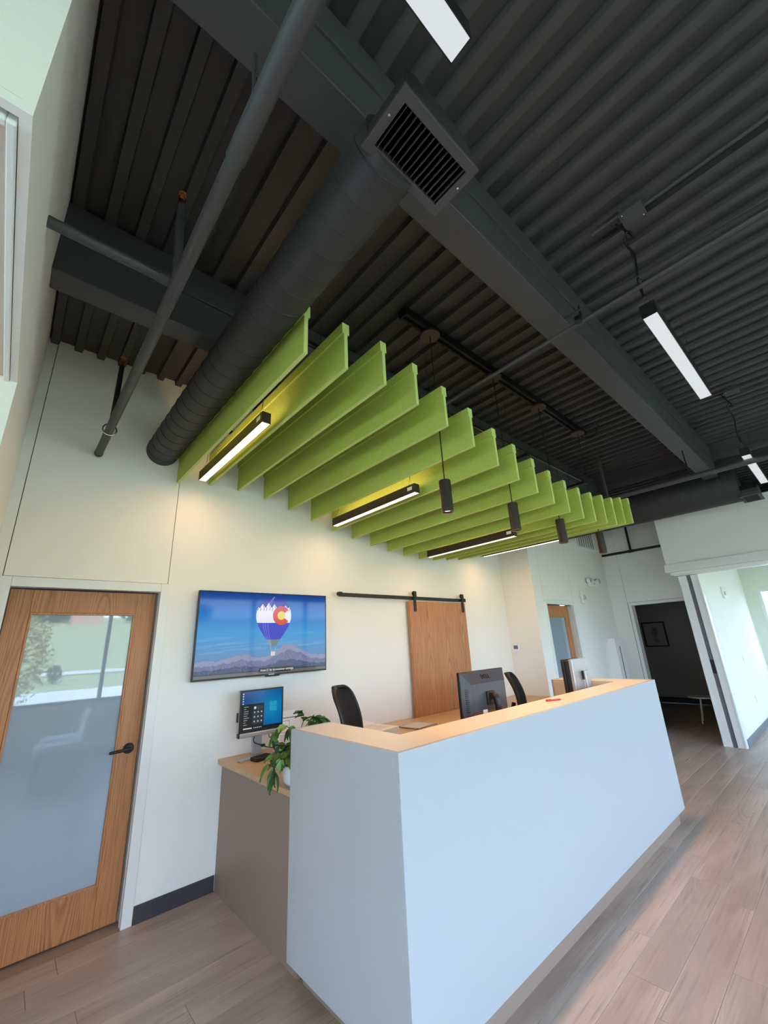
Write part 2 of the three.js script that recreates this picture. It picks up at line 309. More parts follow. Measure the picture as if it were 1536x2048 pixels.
{ // far wall of the bright room, with a window
  const w = structure('wall_far'), z0 = 2.40, z1 = 3.5, y0 = 0.9, y1 = 2.36;
  const pale = std({ color: rgb(222, 228, 214), roughness: 0.75, bumpMap: wallBump, bumpScale: 0.0006 });
  part('wall_board', [bx(X1, 0, 2.13, X1 + 0.2, 3.0, z0), bx(X1, 0, z1, X1 + 0.2, 3.0, Z1), bx(X1, 0, z0, X1 + 0.2, y0, z1), bx(X1, y1, z0, X1 + 0.2, 3.0, z1)], pale, w); part('upper_wall', bx(X1, 3.0, 2.0, X1 + 0.2, H, Z1), M.deck, w, 'black upper wall');
  const win = structure('window_3');
  part('window_frame', ring(-z1 - 0.06, y0 - 0.06, -z0 + 0.06, y1 + 0.06, 0.06, X1 - 0.015, X1 + 0.05, 0.004).rotateY(Math.PI / 2), M.trim, win);
  part('pane', bx(X1 + 0.12, y0, z0, X1 + 0.126, y1, z1), M.glass, win);
  const slat = metric(new THREE.BoxGeometry(0.03, 0.0016, z1 - z0 - 0.02)); slat.rotateZ(0.5);
  for (let y = y1 - 0.03; y > y0; y -= 0.028) { const s = part('blind_slat', slat, M.whitePlastic, win); s.position.set(X1 + 0.06, y, (z0 + z1) / 2); }
}
{ // baseboards
  part('baseboard', bx(0.925, 0, 0, 1.45, 0.1, 0.012, 0.003), M.base, structure('baseboard_back'));
  part('baseboard', bx(8.27, 0, 2.13, X1, 0.1, 2.142, 0.003), std({ color: rgb(120, 124, 130), roughness: 0.5 }), structure('baseboard_partition'));
  part('baseboard', [bx(7.2, 0, 0.52, 8.8, 0.1, 0.532, 0.003), bx(8.788, 0, 0.532, 8.8, 0.1, 0.8, 0.003)], M.base, structure('baseboard_corridor'));
}
// hollow metal door frame in wall facing +z: x range of the leaf, head height
function frameZ(name, x0, x1, top, zf, depth) {
  const f = structure(name), w = 0.066, z0 = zf - depth, a = x0 - 0.004, b = x1 + 0.004;
  part('jamb', [bx(a - w, 0, zf - 0.02, a, top + w, zf + 0.012, 0.004), bx(a - w, 0, z0, a - 0.012, top, zf - 0.02)], M.trim, f);
  part('jamb', [bx(b, 0, zf - 0.02, b + w, top + w, zf + 0.012, 0.004), bx(b + 0.012, 0, z0, b + w, top, zf - 0.02), bx(b, 0, zf - 0.05, b + 0.014, top, zf - 0.035)], M.trim, f);
  part('head', [bx(a, top, zf - 0.02, b, top + w, zf + 0.012, 0.004), bx(a - w, top + 0.012, z0, b + w, top + w, zf - 0.02)], M.trim, f);
  return f;
}
// oak door with one large pane, facing +z
function glassDoor(f, x0, x1, top, z, lite, handleRight) {
  const [lx0, lx1, ly0, ly1] = lite, t = 0.045, leaf = new THREE.Group();
  part('stile', bx(x0, 0.012, z - t, lx0, top, z, 0.003, 'y', [0.07, 0.3]), M.oak, f);
  part('stile', bx(lx1, 0.012, z - t, x1, top, z, 0.003, 'y', [0.52, 0.9]), M.oak, f);
  part('rail', bx(lx0, ly1, z - t, lx1, top, z, 0.003, 'y', [0.33, 1.1]), M.oak, f);
  part('rail', bx(lx0, 0.012, z - t, lx1, ly0, z, 0.003, 'y', [0.3, 0.2]), M.oak, f);
  const b = 0.014, zz = z - 0.008;
  part('glazing_bead', ring(lx0, ly0, lx1, ly1, b, zz - 0.02, z + 0.004, 0.003), M.oak, f);
  part('pane', bx(lx0 + b, ly0 + b, z - 0.022, lx1 - b, ly1 - b, z - 0.014), M.frosted, f);
  if (handleRight) {
    const hx = x1 - 0.06, hy = 1.035;
    const rose = part('door_handle', [new THREE.CylinderGeometry(0.034, 0.036, 0.012, 32).rotateX(Math.PI / 2).translate(hx, hy, z + 0.006), new THREE.CylinderGeometry(0.026, 0.03, 0.01, 32).rotateX(Math.PI / 2).translate(hx, hy, z + 0.016), rod([hx, hy, z + 0.01], [hx, hy, z + 0.055], 0.011), tube([[hx + 0.004, hy, z + 0.052], [hx - 0.03, hy, z + 0.058], [hx - 0.075, hy - 0.003, z + 0.055], [hx - 0.115, hy - 0.006, z + 0.05]], 0.0105, 24, 12), new THREE.SphereGeometry(0.0105, 12, 10).translate(hx - 0.115, hy - 0.006, z + 0.05)], M.blackMetal, f);
    rose.userData.label = 'black lever handle on round rose';
  }
}
const door1 = frameZ('door_1', -0.036, 0.858, 2.147, 0, 0.15);
glassDoor(door1, -0.036, 0.858, 2.142, -0.095, [0.088, 0.726, 0.245, 1.985], true);
part('room_behind', bx(-0.14, 0, -0.25, 0.96, 2.25, -0.24), M.base, door1);
const door2 = frameZ('door_2', 6.17, 7.065, 2.14, 0.52, 0.15);
glassDoor(door2, 6.17, 7.065, 2.136, 0.425, [6.30, 6.93, 0.245, 1.96], false);
part('room_behind', bx(6.1, 0, 0.25, 7.14, 2.25, 0.26), M.base, door2);
{ // doorway 3 in the far wall (leaf open into the dark room)
  const f = structure('door_3'), z0 = 0.868, z1 = 1.752, y = 2.14, w = 0.055;
  part('jamb', bx(8.785, 0, z0 - w, 8.96, y + w, z0, 0.004), M.trim, f);
  part('jamb', bx(8.785, 0, z1, 8.96, y + w, z1 + w, 0.004), M.trim, f);
  part('head', bx(8.785, y, z0, 8.96, y + w, z1, 0.004), M.trim, f);
  part('door_leaf', bx(8.97, 0.012, z1 - 0.05, 9.82, y - 0.01, z1 - 0.006, 0.003), M.oak, f);
}

// ------------------------------------------------------------------ overhead: steel, ducts, pipes
function steelBeam(label, a, b, axis, c0, c1, yb, ys, side) { // hollow section with a thin ledge on its lit side
  const t = thing('steel_beam', label, 'beam', [0, 0, 0]);
  const B = (p0, p1, y0, y1, r) => (axis === 'x' ? bx(a, y0, p0, b, y1, p1, r) : bx(p0, y0, a, p1, y1, b, r));
  part('lower_tube', B(c0, c1, yb, ys, 0.006), M.steel, t);
  const e = side > 0 ? [c1 - 0.03, c1 + 0.012] : [c0 - 0.012, c0 + 0.03];
  part('ledge', B(e[0], e[1], ys, ys + 0.014, 0.003), M.steel, t);
  const u = side > 0 ? [c0 + 0.02, c1 - 0.004] : [c0 + 0.004, c1 - 0.02];
  part('upper_plate', B(u[0], u[1], ys + 0.014, 4.06, 0), M.steel, t);
  return t;
}
steelBeam('deep dark steel beam running lengthwise overhead, passing above the louvred duct outlet', X0, 6.83, 'x', 2.745, 2.91, 3.6, 3.825, 1);
steelBeam('dark steel beam from the left wall, crossing above the green baffles', -0.153, 6.83, 'x', 1.235, 1.39, 3.58, 3.82, 1);
steelBeam('slim dark steel member under the deck, past the far ends of the baffles', 0.52, Z1, 'z', 6.86, 6.94, 3.86, 3.93, -1);
{
  const t = thing('sprinkler_pipe', 'dark pipe crossing below the far end of the deep beam and the farthest white lamp', 'pipe', [0, 0, 0]);
  part('pipe', rod([5.40, 3.27, 0.9], [5.40, 3.27, 6.3], 0.03, 0.03, 20), M.steel, t);
  for (const z of [1.32, 2.83]) part('hanger_rod', rod([5.40, 3.29, z], [5.40, 3.6, z], 0.006), M.blackMetal, t);
}

function airDuct(label, cx, cy, r, z0, z1, gx, gz, gy, gw, gd) {
  const t = thing('air_duct', label, 'air duct', [cx, cy, z0]), L = z1 - z0;
  const pr = []; for (let i = 0; i <= 2; i++) pr.push(new THREE.Vector2(r, i * L / 2));
  part('duct_tube', new THREE.LatheGeometry([new THREE.Vector2(0.001, 0), ...pr, new THREE.Vector2(0.001, L)], 56).rotateX(Math.PI / 2), M.ductPaint, t);
  class Helix extends THREE.Curve { getPoint(u) { const a = u * L / 0.13 * Math.PI * 2; return V(Math.cos(a) * r, Math.sin(a) * r, u * L); } }
  part('spiral_seam', new THREE.TubeGeometry(new Helix(), Math.round(L * 260), 0.0035, 5), M.ductPaint, t);
  const bt = new THREE.Group(); // outlet box and grille
  const x = gx - cx, y = gy - cy, z = gz - z0;
  part('outlet_box', extrude([[-gw / 2 + 0.02, 0], [gw / 2 - 0.02, 0], [gw / 2 - 0.02, 0.04], [gw / 2 - 0.06, 0.105], [-gw / 2 + 0.06, 0.105], [-gw / 2 + 0.02, 0.04]], gd - 0.03, 0.004).translate(x, y + 0.012, z - gd / 2 + 0.015), M.ductPaint, t); t.children.at(-1).position.y = 0.03; part('box_skirt', ring(x - gw / 2 + 0.018, -z - gd / 2 + 0.012, x + gw / 2 - 0.018, -z + gd / 2 - 0.012, 0.006, 0, 0.045, 0.002).rotateX(-Math.PI / 2).translate(0, y + 0.005, 0), M.steel, t);
  const f = 0.034, g = part('grille', ring(x - gw / 2, -z - gd / 2, x + gw / 2, -z + gd / 2, f, -0.009, 0.009, 0.004).rotateX(-Math.PI / 2).translate(0, y, 0), M.steel, t);
  part('dark_inside', bc(x, y + 0.040, z, gw - 0.05, 0.004, gd - 0.05), M.black, t);
  const blade = metric(new THREE.BoxGeometry(0.0016, 0.016, gd - 2 * f)); blade.rotateZ(-0.12);
  const n = 14, w = gw - 2 * f;
  for (let i = 0; i < n; i++) part('louvre', blade, M.steel, g).position.set(x - w / 2 + (i + 0.5) * w / n, y - 0.001, z);
  for (const s of [-1, 1]) part('screw', new THREE.SphereGeometry(0.0045, 10, 6).scale(1, 0.5, 1), M.chrome, g).position.set(x + s * (gw / 2 - 0.015), y - 0.009, z + 0.02);
  return t;
}
airDuct('round spiral duct from the back wall to a louvred outlet, left of the baffles', 0.745, 3.36, 0.128, 0.0, 2.99, 0.80, 3.07, 3.275, 0.375, 0.215);
airDuct('distant round dark duct above the white header on the right, ending in an outlet', 7.13, 3.54, 0.265, 0.52, 3.06, 7.17, 3.14, 3.30, 0.42, 0.215);

function sprinklerHead(parent, x, y, z, label) {
  part('sprinkler_head', [new THREE.CylinderGeometry(0.016, 0.016, 0.03, 12).translate(x, y + 0.015, z), tube([[x - 0.012, y + 0.03, z], [x - 0.016, y + 0.05, z], [x, y + 0.068, z], [x + 0.016, y + 0.05, z], [x + 0.012, y + 0.03, z]], 0.0035, 16, 6), new THREE.CylinderGeometry(0.02, 0.017, 0.005, 18).translate(x, y + 0.072, z)], M.brass, parent, label);
}
{ // sprinkler branch on the left
  const t = thing('sprinkler_pipe', 'long dark sprinkler pipe hanging left of the spiral duct, its end near the back wall', 'pipe', [0, 0, 0]), y = 3.2, x = 0.293;
  part('pipe', rod([x, y, 0.05], [x, y, 2.74], 0.0275, 0.0275, 20), M.steel, t);
  part('pipe', rod([x, y, 2.7], [x, y, 6.3], 0.032, 0.032, 20), M.steel, t);
  part('end_cap', rod([x, y, 0.035], [x, y, 0.06], 0.03, 0.03, 20), M.blackMetal, t);
  part('cross_pipe', [rod([-0.153, y + 0.03, 2.04], [x - 0.03, y + 0.03, 2.04], 0.022, 0.022, 16), rod([x - 0.07, y + 0.03, 2.04], [x - 0.02, y + 0.03, 2.04], 0.027, 0.027, 16)], M.steel, t);
  part('riser', rod([x, y, 2.06], [x - 0.02, y + 0.52, 2.02], 0.021, 0.017, 14), M.steel, t);
  sprinklerHead(t, x - 0.02, y + 0.52, 2.02, 'copper coloured sprinkler head');
  part('riser', rod([x, y, 0.58], [x, y + 0.5, 0.56], 0.019, 0.016, 14), M.blackMetal, t);
  sprinklerHead(t, x, y + 0.5, 0.56);
  part('hanger_ring', new THREE.TorusGeometry(0.042, 0.005, 8, 28).translate(x, y, 0.5), M.chrome, t, 'bright metal hanger ring');
  part('hanger_rod', rod([x, y + 0.03, 2.83], [x, 4.06, 2.76], 0.006), M.steel, t);
}
{ // pipe that crosses under the deck to the right of the baffles
  const t = thing('sprinkler_pipe', 'thin dark pipe crossing below the deep beam towards the green baffles', 'pipe', [0, 0, 0]);
  part('pipe', rod([2.35, 3.5, 1.5], [2.30, 3.5, 4.6], 0.014, 0.014, 14), M.steel, t);
  part('hanger_rod', rod([2.30, 3.51, 3.02], [2.30, 3.6, 3.02], 0.006), M.blackMetal, t);
  part('clamp', bc(2.30, 3.505, 3.0, 0.05, 0.035, 0.03, 0.005), M.blackMetal, t);
}
{
  const t = thing('power_cable', 'thin black cable stretched beside the pipe below the deck', 'cable', [0, 0, 0]);
  part('cable', rod([2.215, 3.5, 2.95], [2.285, 3.5, 4.6], 0.0055), M.black, t);
}
{ // far drop pipe and the black pipe on the far wall
  const t = thing('drop_pipe', 'short black vertical pipe hanging from the deck past the far end of the baffles', 'pipe', [5.8, 0, 1.83]);
  part('pipe', rod([0, 3.30, 0], [0, 3.98, 0], 0.021), M.steel, t); part('fitting', rod([0, 3.96, 0], [0, 4.03, 0], 0.028), M.chrome, t);
  const w = thing('wall_pipe', 'black pipe run across the far wall with an upright branch', 'pipe', [8.74, 0, 0]);
  part('pipe', rod([0, 3.15, 0.56], [0, 3.15, 1.74], 0.024), M.black, w); part('branch_pipe', rod([0, 3.15, 1.09], [0, 4.06, 1.09], 0.02), M.black, w);
  part('tee', rod([0, 3.15, 1.05], [0, 3.15, 1.13], 0.03), M.black, w);
}

// ------------------------------------------------------------------ green felt baffles
const FX = (i) => 0.895 + 0.2705 * i, FY = [3.10, 3.142, 3.143, 3.108, 3.042, 2.968, 2.89, 2.838, 2.787, 2.746, 2.716, 2.702, 2.711, 2.739, 2.765, 2.82, 2.866];
const FZ = [2.144, 2.13, 2.152, 2.158, 2.168, 2.178, 2.186, 2.186, 2.19, 2.19, 2.194, 2.20, 2.205, 2.213, 2.214, 2.22, 2.222];
const ORD = ['first', 'second', 'third', 'fourth', 'fifth', 'sixth', 'seventh', 'eighth', 'ninth', 'tenth', 'eleventh', 'twelfth', 'thirteenth', 'fourteenth', 'fifteenth', 'sixteenth', 'seventeenth'];
{
  const proto = new THREE.Group(); proto.name = 'felt_baffle';
  const b = part('felt_blade', bx(-0.011, 0, 0.035, 0.011, 0.29, 2.18, 0.002, 'y'), M.felt, proto);
  part('lit_edge', [bx(-0.0112, -0.0012, 0.034, 0.0112, 0.0022, 2.1815), bx(-0.0112, 0.0022, 2.178, 0.0112, 0.234, 2.1815)], M.feltLitEdge, proto, 'edge painted paler as if catching light');  // bounce and window light on the edges put into the colour
  part('sleeve_end', [bx(-0.0242, 0.234, 2.179, 0.0242, 0.3055, 2.1818)], M.feltLitEdge, proto, 'sleeve end painted paler as if lit by the windows');
  part('top_sleeve', [bx(-0.024, 0.235, 0.035, -0.011, 0.305, 2.18, 0.002, 'y'), bx(0.011, 0.235, 0.035, 0.024, 0.305, 2.18, 0.002, 'y'), bx(-0.0235, 0.288, 0.035, 0.0235, 0.304, 2.179, 0, 'y')], M.felt, proto);
  const say = (i) => i === 0 ? 'green felt baffle nearest the round duct, first of the row over the desk'
    : i === 16 ? 'green felt baffle at the far right end of the row over the desk'
    : `${ORD[i]} green felt baffle from the round duct, in the row over the desk`;
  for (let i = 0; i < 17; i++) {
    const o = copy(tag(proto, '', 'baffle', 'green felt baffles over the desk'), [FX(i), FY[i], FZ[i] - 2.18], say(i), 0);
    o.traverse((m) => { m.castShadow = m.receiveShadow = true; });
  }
}
{ // suspended rails the baffles hang from
  const t = thing('baffle_rail_frame', 'slim metal rail frame hung on wires above the green baffles', 'rail frame');
  part('rail', bx(0.92, 3.485, 1.80, 5.2, 3.515, 1.825, 0.002), M.blackMetal, t);
  part('rail_edge', bx(0.92, 3.478, 1.823, 5.2, 3.486, 1.829), M.chrome, t, 'bright metal lower edge of the rail');
  part('rail', bx(0.92, 3.485, 0.42, 5.2, 3.515, 0.445, 0.002), M.blackMetal, t);
  part('rail', bx(5.175, 3.485, 0.42, 5.2, 3.515, 1.825, 0.002), M.blackMetal, t);
  for (const x of [2.26, 3.47, 4.71, 1.2]) part('hanger_wire', tube([[x, 3.51, 1.81], [x + 0.006, 3.65, 1.808], [x - 0.008, 3.8, 1.80], [x + 0.004, 3.92, 1.797], [x, 4.06, 1.795]], 0.0028, 30, 5), M.chrome, t);
  for (const x of [1.03, 2.385, 3.735, 5.08]) part('lamp_channel', bx(x - 0.02, 3.455, 0.25, x + 0.02, 3.484, 1.84, 0.002), M.blackMetal, t);
  const stems = [];
  for (let i = 0; i < 17; i++) for (const z of [0.43, 1.81]) if (3.487 - FY[i] - 0.3 > 0.02) stems.push(rod([FX(i), FY[i] + 0.295, z], [FX(i), 3.49, z], 0.0025, 0.0025, 6));
  part('baffle_wires', stems, M.blackMetal, t).userData.kind = 'stuff';
}

// ------------------------------------------------------------------ warm linear lamps between the baffles
function areaDown(parent, w, h, color, intensity, pos) {
  const l = new THREE.RectAreaLight(new THREE.Color(...color), intensity, w, h); l.rotation.x = -Math.PI / 2; l.position.set(...pos); parent.add(l); return l;
}
function linearLamp(name, label, group, body, face, [x, y, z], L, W, Ht, along, color, power, up) {
  const t = thing(name, label, 'lamp', [x, y, z], along === 'x' ? Math.PI / 2 : 0, group); // built along z, y is the lower face
  const w = 0.004;
  part('housing', [bx(-W / 2, 0, -L / 2, -W / 2 + w, Ht, L / 2), bx(W / 2 - w, 0, -L / 2, W / 2, Ht, L / 2), bx(-W / 2 + w, Ht - 0.03, -L / 2, W / 2 - w, Ht - 0.026, L / 2)], body, t);
  if (up) { part('upper_diffuser', bx(-W / 2 + w, Ht - 0.012, -L / 2 + 0.001, W / 2 - w, Ht - 0.008, L / 2 - 0.001), face, t); const u = areaDown(t, W - 2 * w, L - 0.01, color, up, [0, Ht - 0.004, 0]); u.rotation.x = Math.PI / 2; }
  for (const s of [-1, 1]) part('end_cap', bx(-W / 2, 0, s > 0 ? L / 2 - 0.001 : -L / 2 - 0.003, W / 2, Ht, s > 0 ? L / 2 + 0.003 : -L / 2 + 0.001, 0.0012), body, t);
  part('diffuser', bx(-W / 2 + w, 0.001, -L / 2 + 0.001, W / 2 - w, 0.006, L / 2 - 0.001), face, t);
  areaDown(t, W - 2 * w, L - 0.01, color, power, [0, -0.003, 0]);
  return t;
}
const cableKit = (t, zc, Ht, dy, dx = 0, dz = 0) => {
  part('bridle_wire', [tube([[-0.022, Ht, zc], [0, Ht + 0.075, zc]], 0.0016, 4, 5), tube([[0.022, Ht, zc], [0, Ht + 0.075, zc]], 0.0016, 4, 5)], M.chrome, t);
  part('hanger_cable', tube([[0, Ht + 0.072, zc], [dx * 0.4 + 0.004, Ht + dy * 0.5, zc + dz * 0.4], [dx, Ht + dy, zc + dz]], 0.0022, 16, 5), M.blackMetal, t);
};
{
  const spots = [[1.03, 3.075, 0.83], [2.385, 2.868, 0.87], [3.735, 2.655, 0.95], [5.08, 2.822, 0.83]];
  const says = ['warm white linear lamp between the two baffles nearest the round duct', 'warm white linear lamp below the sixth green baffle, left of the nearest pendant', 'warm white linear lamp low under the middle baffles, behind the second pendant', 'warm white linear lamp farthest right, under the last green baffles'];
  spots.forEach(([x, y, z], i) => {
    const t = linearLamp('linear_lamp', says[i], 'warm linear lamps between the baffles', M.bronze, M.ledWarm, [x, y, z], 1.2, 0.062, 0.08, 'z', WARM, LED_WARM, LED_UP);
    for (const s of [-1, 1]) cableKit(t, s * 0.53, 0.08, 3.46 - y - 0.08);
    part('rating_label', bx(-0.0322, 0.03, 0.52, -0.031, 0.06, 0.575), M.paper, t, 'small pale label');
  });
}
// pendants on a raceway
{
  const r = thing('raceway', 'long black ceiling raceway that the four pendant lamps hang from', 'raceway');
  part('channel', [bx(1.81, 4.02, 1.965, 4.93, 4.06, 2.035, 0.003), bx(1.81, 3.985, 1.965, 4.93, 4.02, 1.985, 0.003), bx(1.81, 3.985, 2.015, 4.93, 4.02, 2.035, 0.003)], M.blackMetal, r);
  part('end_plate', bx(1.8, 3.98, 1.96, 1.815, 4.06, 2.04, 0.003), M.blackMetal, r);
  part('flex_conduit', tube([[4.75, 3.99, 2.0], [4.9, 3.94, 2.03], [4.95, 3.97, 2.12], [4.9, 4.05, 2.2]], 0.01, 30, 8), M.blackMetal, r);
  const proto = new THREE.Group(); proto.name = 'pendant_lamp'; // origin at the lower rim of the cylinder
  const Hc = 0.232, R = 0.041, top = 1.485;
  part('shade', new THREE.LatheGeometry([[0.001, Hc], [0.012, Hc], [R - 0.004, Hc], [R, Hc - 0.004], [R, 0.0], [R - 0.005, 0.0], [R - 0.007, 0.02], [0.001, 0.022]].map(([a, b]) => new THREE.Vector2(a, b)).reverse(), 40), M.bronze, proto);
  part('trim_ring', new THREE.TorusGeometry(R - 0.003, 0.0028, 8, 40).rotateX(Math.PI / 2), std({ color: rgb(150, 110, 88), roughness: 0.3, metalness: 0.7 }), proto);
  part('lens', new THREE.CylinderGeometry(R - 0.012, R - 0.012, 0.004, 32).translate(0, 0.016, 0), M.ledWarm, proto);
  part('cord', rod([0, Hc, 0], [0, top - 0.01, 0], 0.0042, 0.0042, 8), M.black, proto);
  part('canopy', new THREE.CylinderGeometry(0.076, 0.078, 0.018, 40).translate(0, top - 0.012, 0), std({ color: rgb(70, 58, 46), roughness: 0.5 }), proto);
  const says = ['black cylinder pendant lamp nearest the camera, under the green baffles', 'black cylinder pendant lamp second from the left over the desk', 'black cylinder pendant lamp third from the left over the desk', 'black cylinder pendant lamp farthest right, before the wall vent'];
  [2.10, 2.965, 3.80, 4.73].forEach((x, i) => {
    tag(proto, '', 'pendant lamp', 'cylinder pendant lamps over the desk');
    const o = copy(proto, [x, 2.497, 2.0], says[i], 0);
    const s = new THREE.SpotLight(new THREE.Color(...WARM), SPOT, 0, 1.05, 0.7, 2); s.position.set(0, 0.010, 0); s.target.position.set(0, -1, 0); s.shadow.radius = 1.4; s.castShadow = true; o.add(s, s.target);
  });
}
// white linear lamps on the right
{
  const says = ['white linear lamp hanging nearest the camera, at the top of the picture', 'white linear lamp hanging on a cable from a ceiling box, second from the camera', 'white linear lamp hanging farthest from the camera, before the cross beam'];
  const y = 3.3, z = 3.34;
  [[-0.52, 0.70], [2.33, 3.6], [5.26, 6.55]].forEach(([a, b], i) => {
    const L = b - a, t = linearLamp('ceiling_lamp', says[i], 'white linear lamps along the right', M.blackMetal, M.ledWhite, [(a + b) / 2, y, z - (i ? 0.0 : 0.015)], L, 0.076, 0.085, 'x', [0.93, 0.97, 1], LED_WHITE);
    if (i) for (const s of [-1, 1]) { part('bridle_wire', [tube([[-0.026, 0.085, s * (L / 2 - 0.02)], [0, 0.16, s * (L / 2 - 0.02)]], 0.0018, 4, 5), tube([[0.026, 0.085, s * (L / 2 - 0.02)], [0, 0.16, s * (L / 2 - 0.02)]], 0.0018, 4, 5)], M.chrome, t); part('hanger_wire', rod([0, 0.158, s * (L / 2 - 0.02)], [0, 0.72, s * (L / 2 - 0.02)], 0.0016, 0.0016, 5), M.blackMetal, t); }
    if (i) { part('power_cord', tube([[0.004, 0.15, -L / 2 + 0.02], [0.01, 0.26, -L / 2 + 0.024], [-0.01, 0.45, -L / 2 + 0.03], [0.01, 0.56, -L / 2 + 0.0], [-0.02, 0.60, -L / 2 - 0.01], [-0.035, 0.55, -L / 2], [-0.015, 0.62, -L / 2 + 0.02], [0.01, 0.68, -L / 2 + 0.02], [0.03, 0.73, -L / 2 + 0.02]], 0.006, 60, 8), M.black, t); part('cord_clip', rod([0.0, 0.255, -L / 2 + 0.022], [0.0, 0.272, -L / 2 + 0.022], 0.010, 0.010, 10), M.chrome, t, 'bright metal clip'); }
  });
  const b1 = [['square dark junction box on the deck above the second white lamp', 2.35], ['square dark junction box on the deck above the farthest white lamp', 5.28]];
  for (const [label, x] of b1) {
    const t = thing('junction_box', label, 'junction box', [x, 4.0, 3.40]);
    part('box', bx(-0.055, 0.02, -0.055, 0.055, 0.06, 0.055, 0.004), M.steel, t); part('cover_plate', bx(-0.062, 0.012, -0.062, 0.062, 0.02, 0.062, 0.003), M.steel, t);
    for (const s of [-1, 1]) part('screw', new THREE.SphereGeometry(0.005, 8, 6), M.chrome, t).position.set(s * 0.045, 0.011, s * 0.045);
    part('conduit', [rod([0.02, 0.045, 0.05], [0.02, 0.045, 0.9], 0.011), rod([-0.03, 0.045, -0.05], [-0.03, 0.045, -0.22], 0.011)], M.steel, t);
  }
}

// ------------------------------------------------------------------ reception desk
{
  const t = thing('reception_desk', 'large white reception desk with pale ledge top over a recessed plinth', 'desk', [0, 0, 0]);
  const xl = 1.39, xr = 4.93, zb = 1.2, zf = 2.15, yt = 1.2, yb = 0.1, p = 0.022;
  part('front_panel', bx(xl, yb, zf - p, xr, yt, zf, 0.002), M.deskWhite, t);
  part('end_panel', bx(xl, yb, zb, xl + p, yt, zf - p, 0.002), M.deskWhite, t);
  part('end_panel', bx(xr - p, yb, zb, xr, yt, zf - p, 0.002), M.deskWhite, t);
  part('return_panel', bx(xl + p, yb, zb, 1.67, yt, zb + p, 0.002), M.deskWhite, t);
  part('return_panel', bx(4.65, yb, zb, xr - p, yt, zb + p, 0.002), M.deskWhite, t);
  part('ledge_top', [bx(xl + p, 1.172, 1.87, xr - p, yt - 0.001, zf - p), bx(xl + p, 1.172, zb + p, 1.67, yt - 0.001, 1.87), bx(4.65, 1.172, zb + p, xr - p, yt - 0.001, 1.87)], M.deskTop, t, 'pale ledge top');
  part('inner_panel', [bx(1.65, yb, 1.87, 4.67, 1.172, 1.888), bx(1.652, yb, zb + p, 1.67, 1.172, 1.87), bx(4.65, yb, zb + p, 4.668, 1.172, 1.87)], M.cream, t);
  part('worktop', bx(1.672, 0.83, 1.26, 4.648, 0.86, 1.868, 0.003, 'x'), M.woodTop, t);
  part('plinth', bx(1.466, 0, 1.24, 4.842, yb, 2.114), M.taupe, t, 'grey brown recessed plinth');
}
{
  const t = thing('side_counter', 'low counter with grey brown end panel and light wood top along the back wall', 'counter', [0, 0, 0]);
  part('end_panel', bx(1.456, 0, 0.002, 1.478, 0.824, 1.198, 0.0015), M.taupe, t);
  part('wood_top', [bx(1.42, 0.824, 0.002, 3.56, 0.86, 0.62, 0.003, 'x'), bx(3.56, 0.824, 0.08, 4.76, 0.86, 0.62, 0.003, 'x'), bx(4.76, 0.824, 0.002, 5.836, 0.86, 0.62, 0.003, 'x'), bx(1.42, 0.824, 0.62, 1.74, 0.86, 1.198, 0.003, 'x')], M.woodTop, t, 'light wood top');
  part('support_panel', [bx(3.3, 0, 0.02, 3.32, 0.824, 0.58), bx(5.3, 0, 0.02, 5.32, 0.824, 0.58)], M.taupe, t);
}

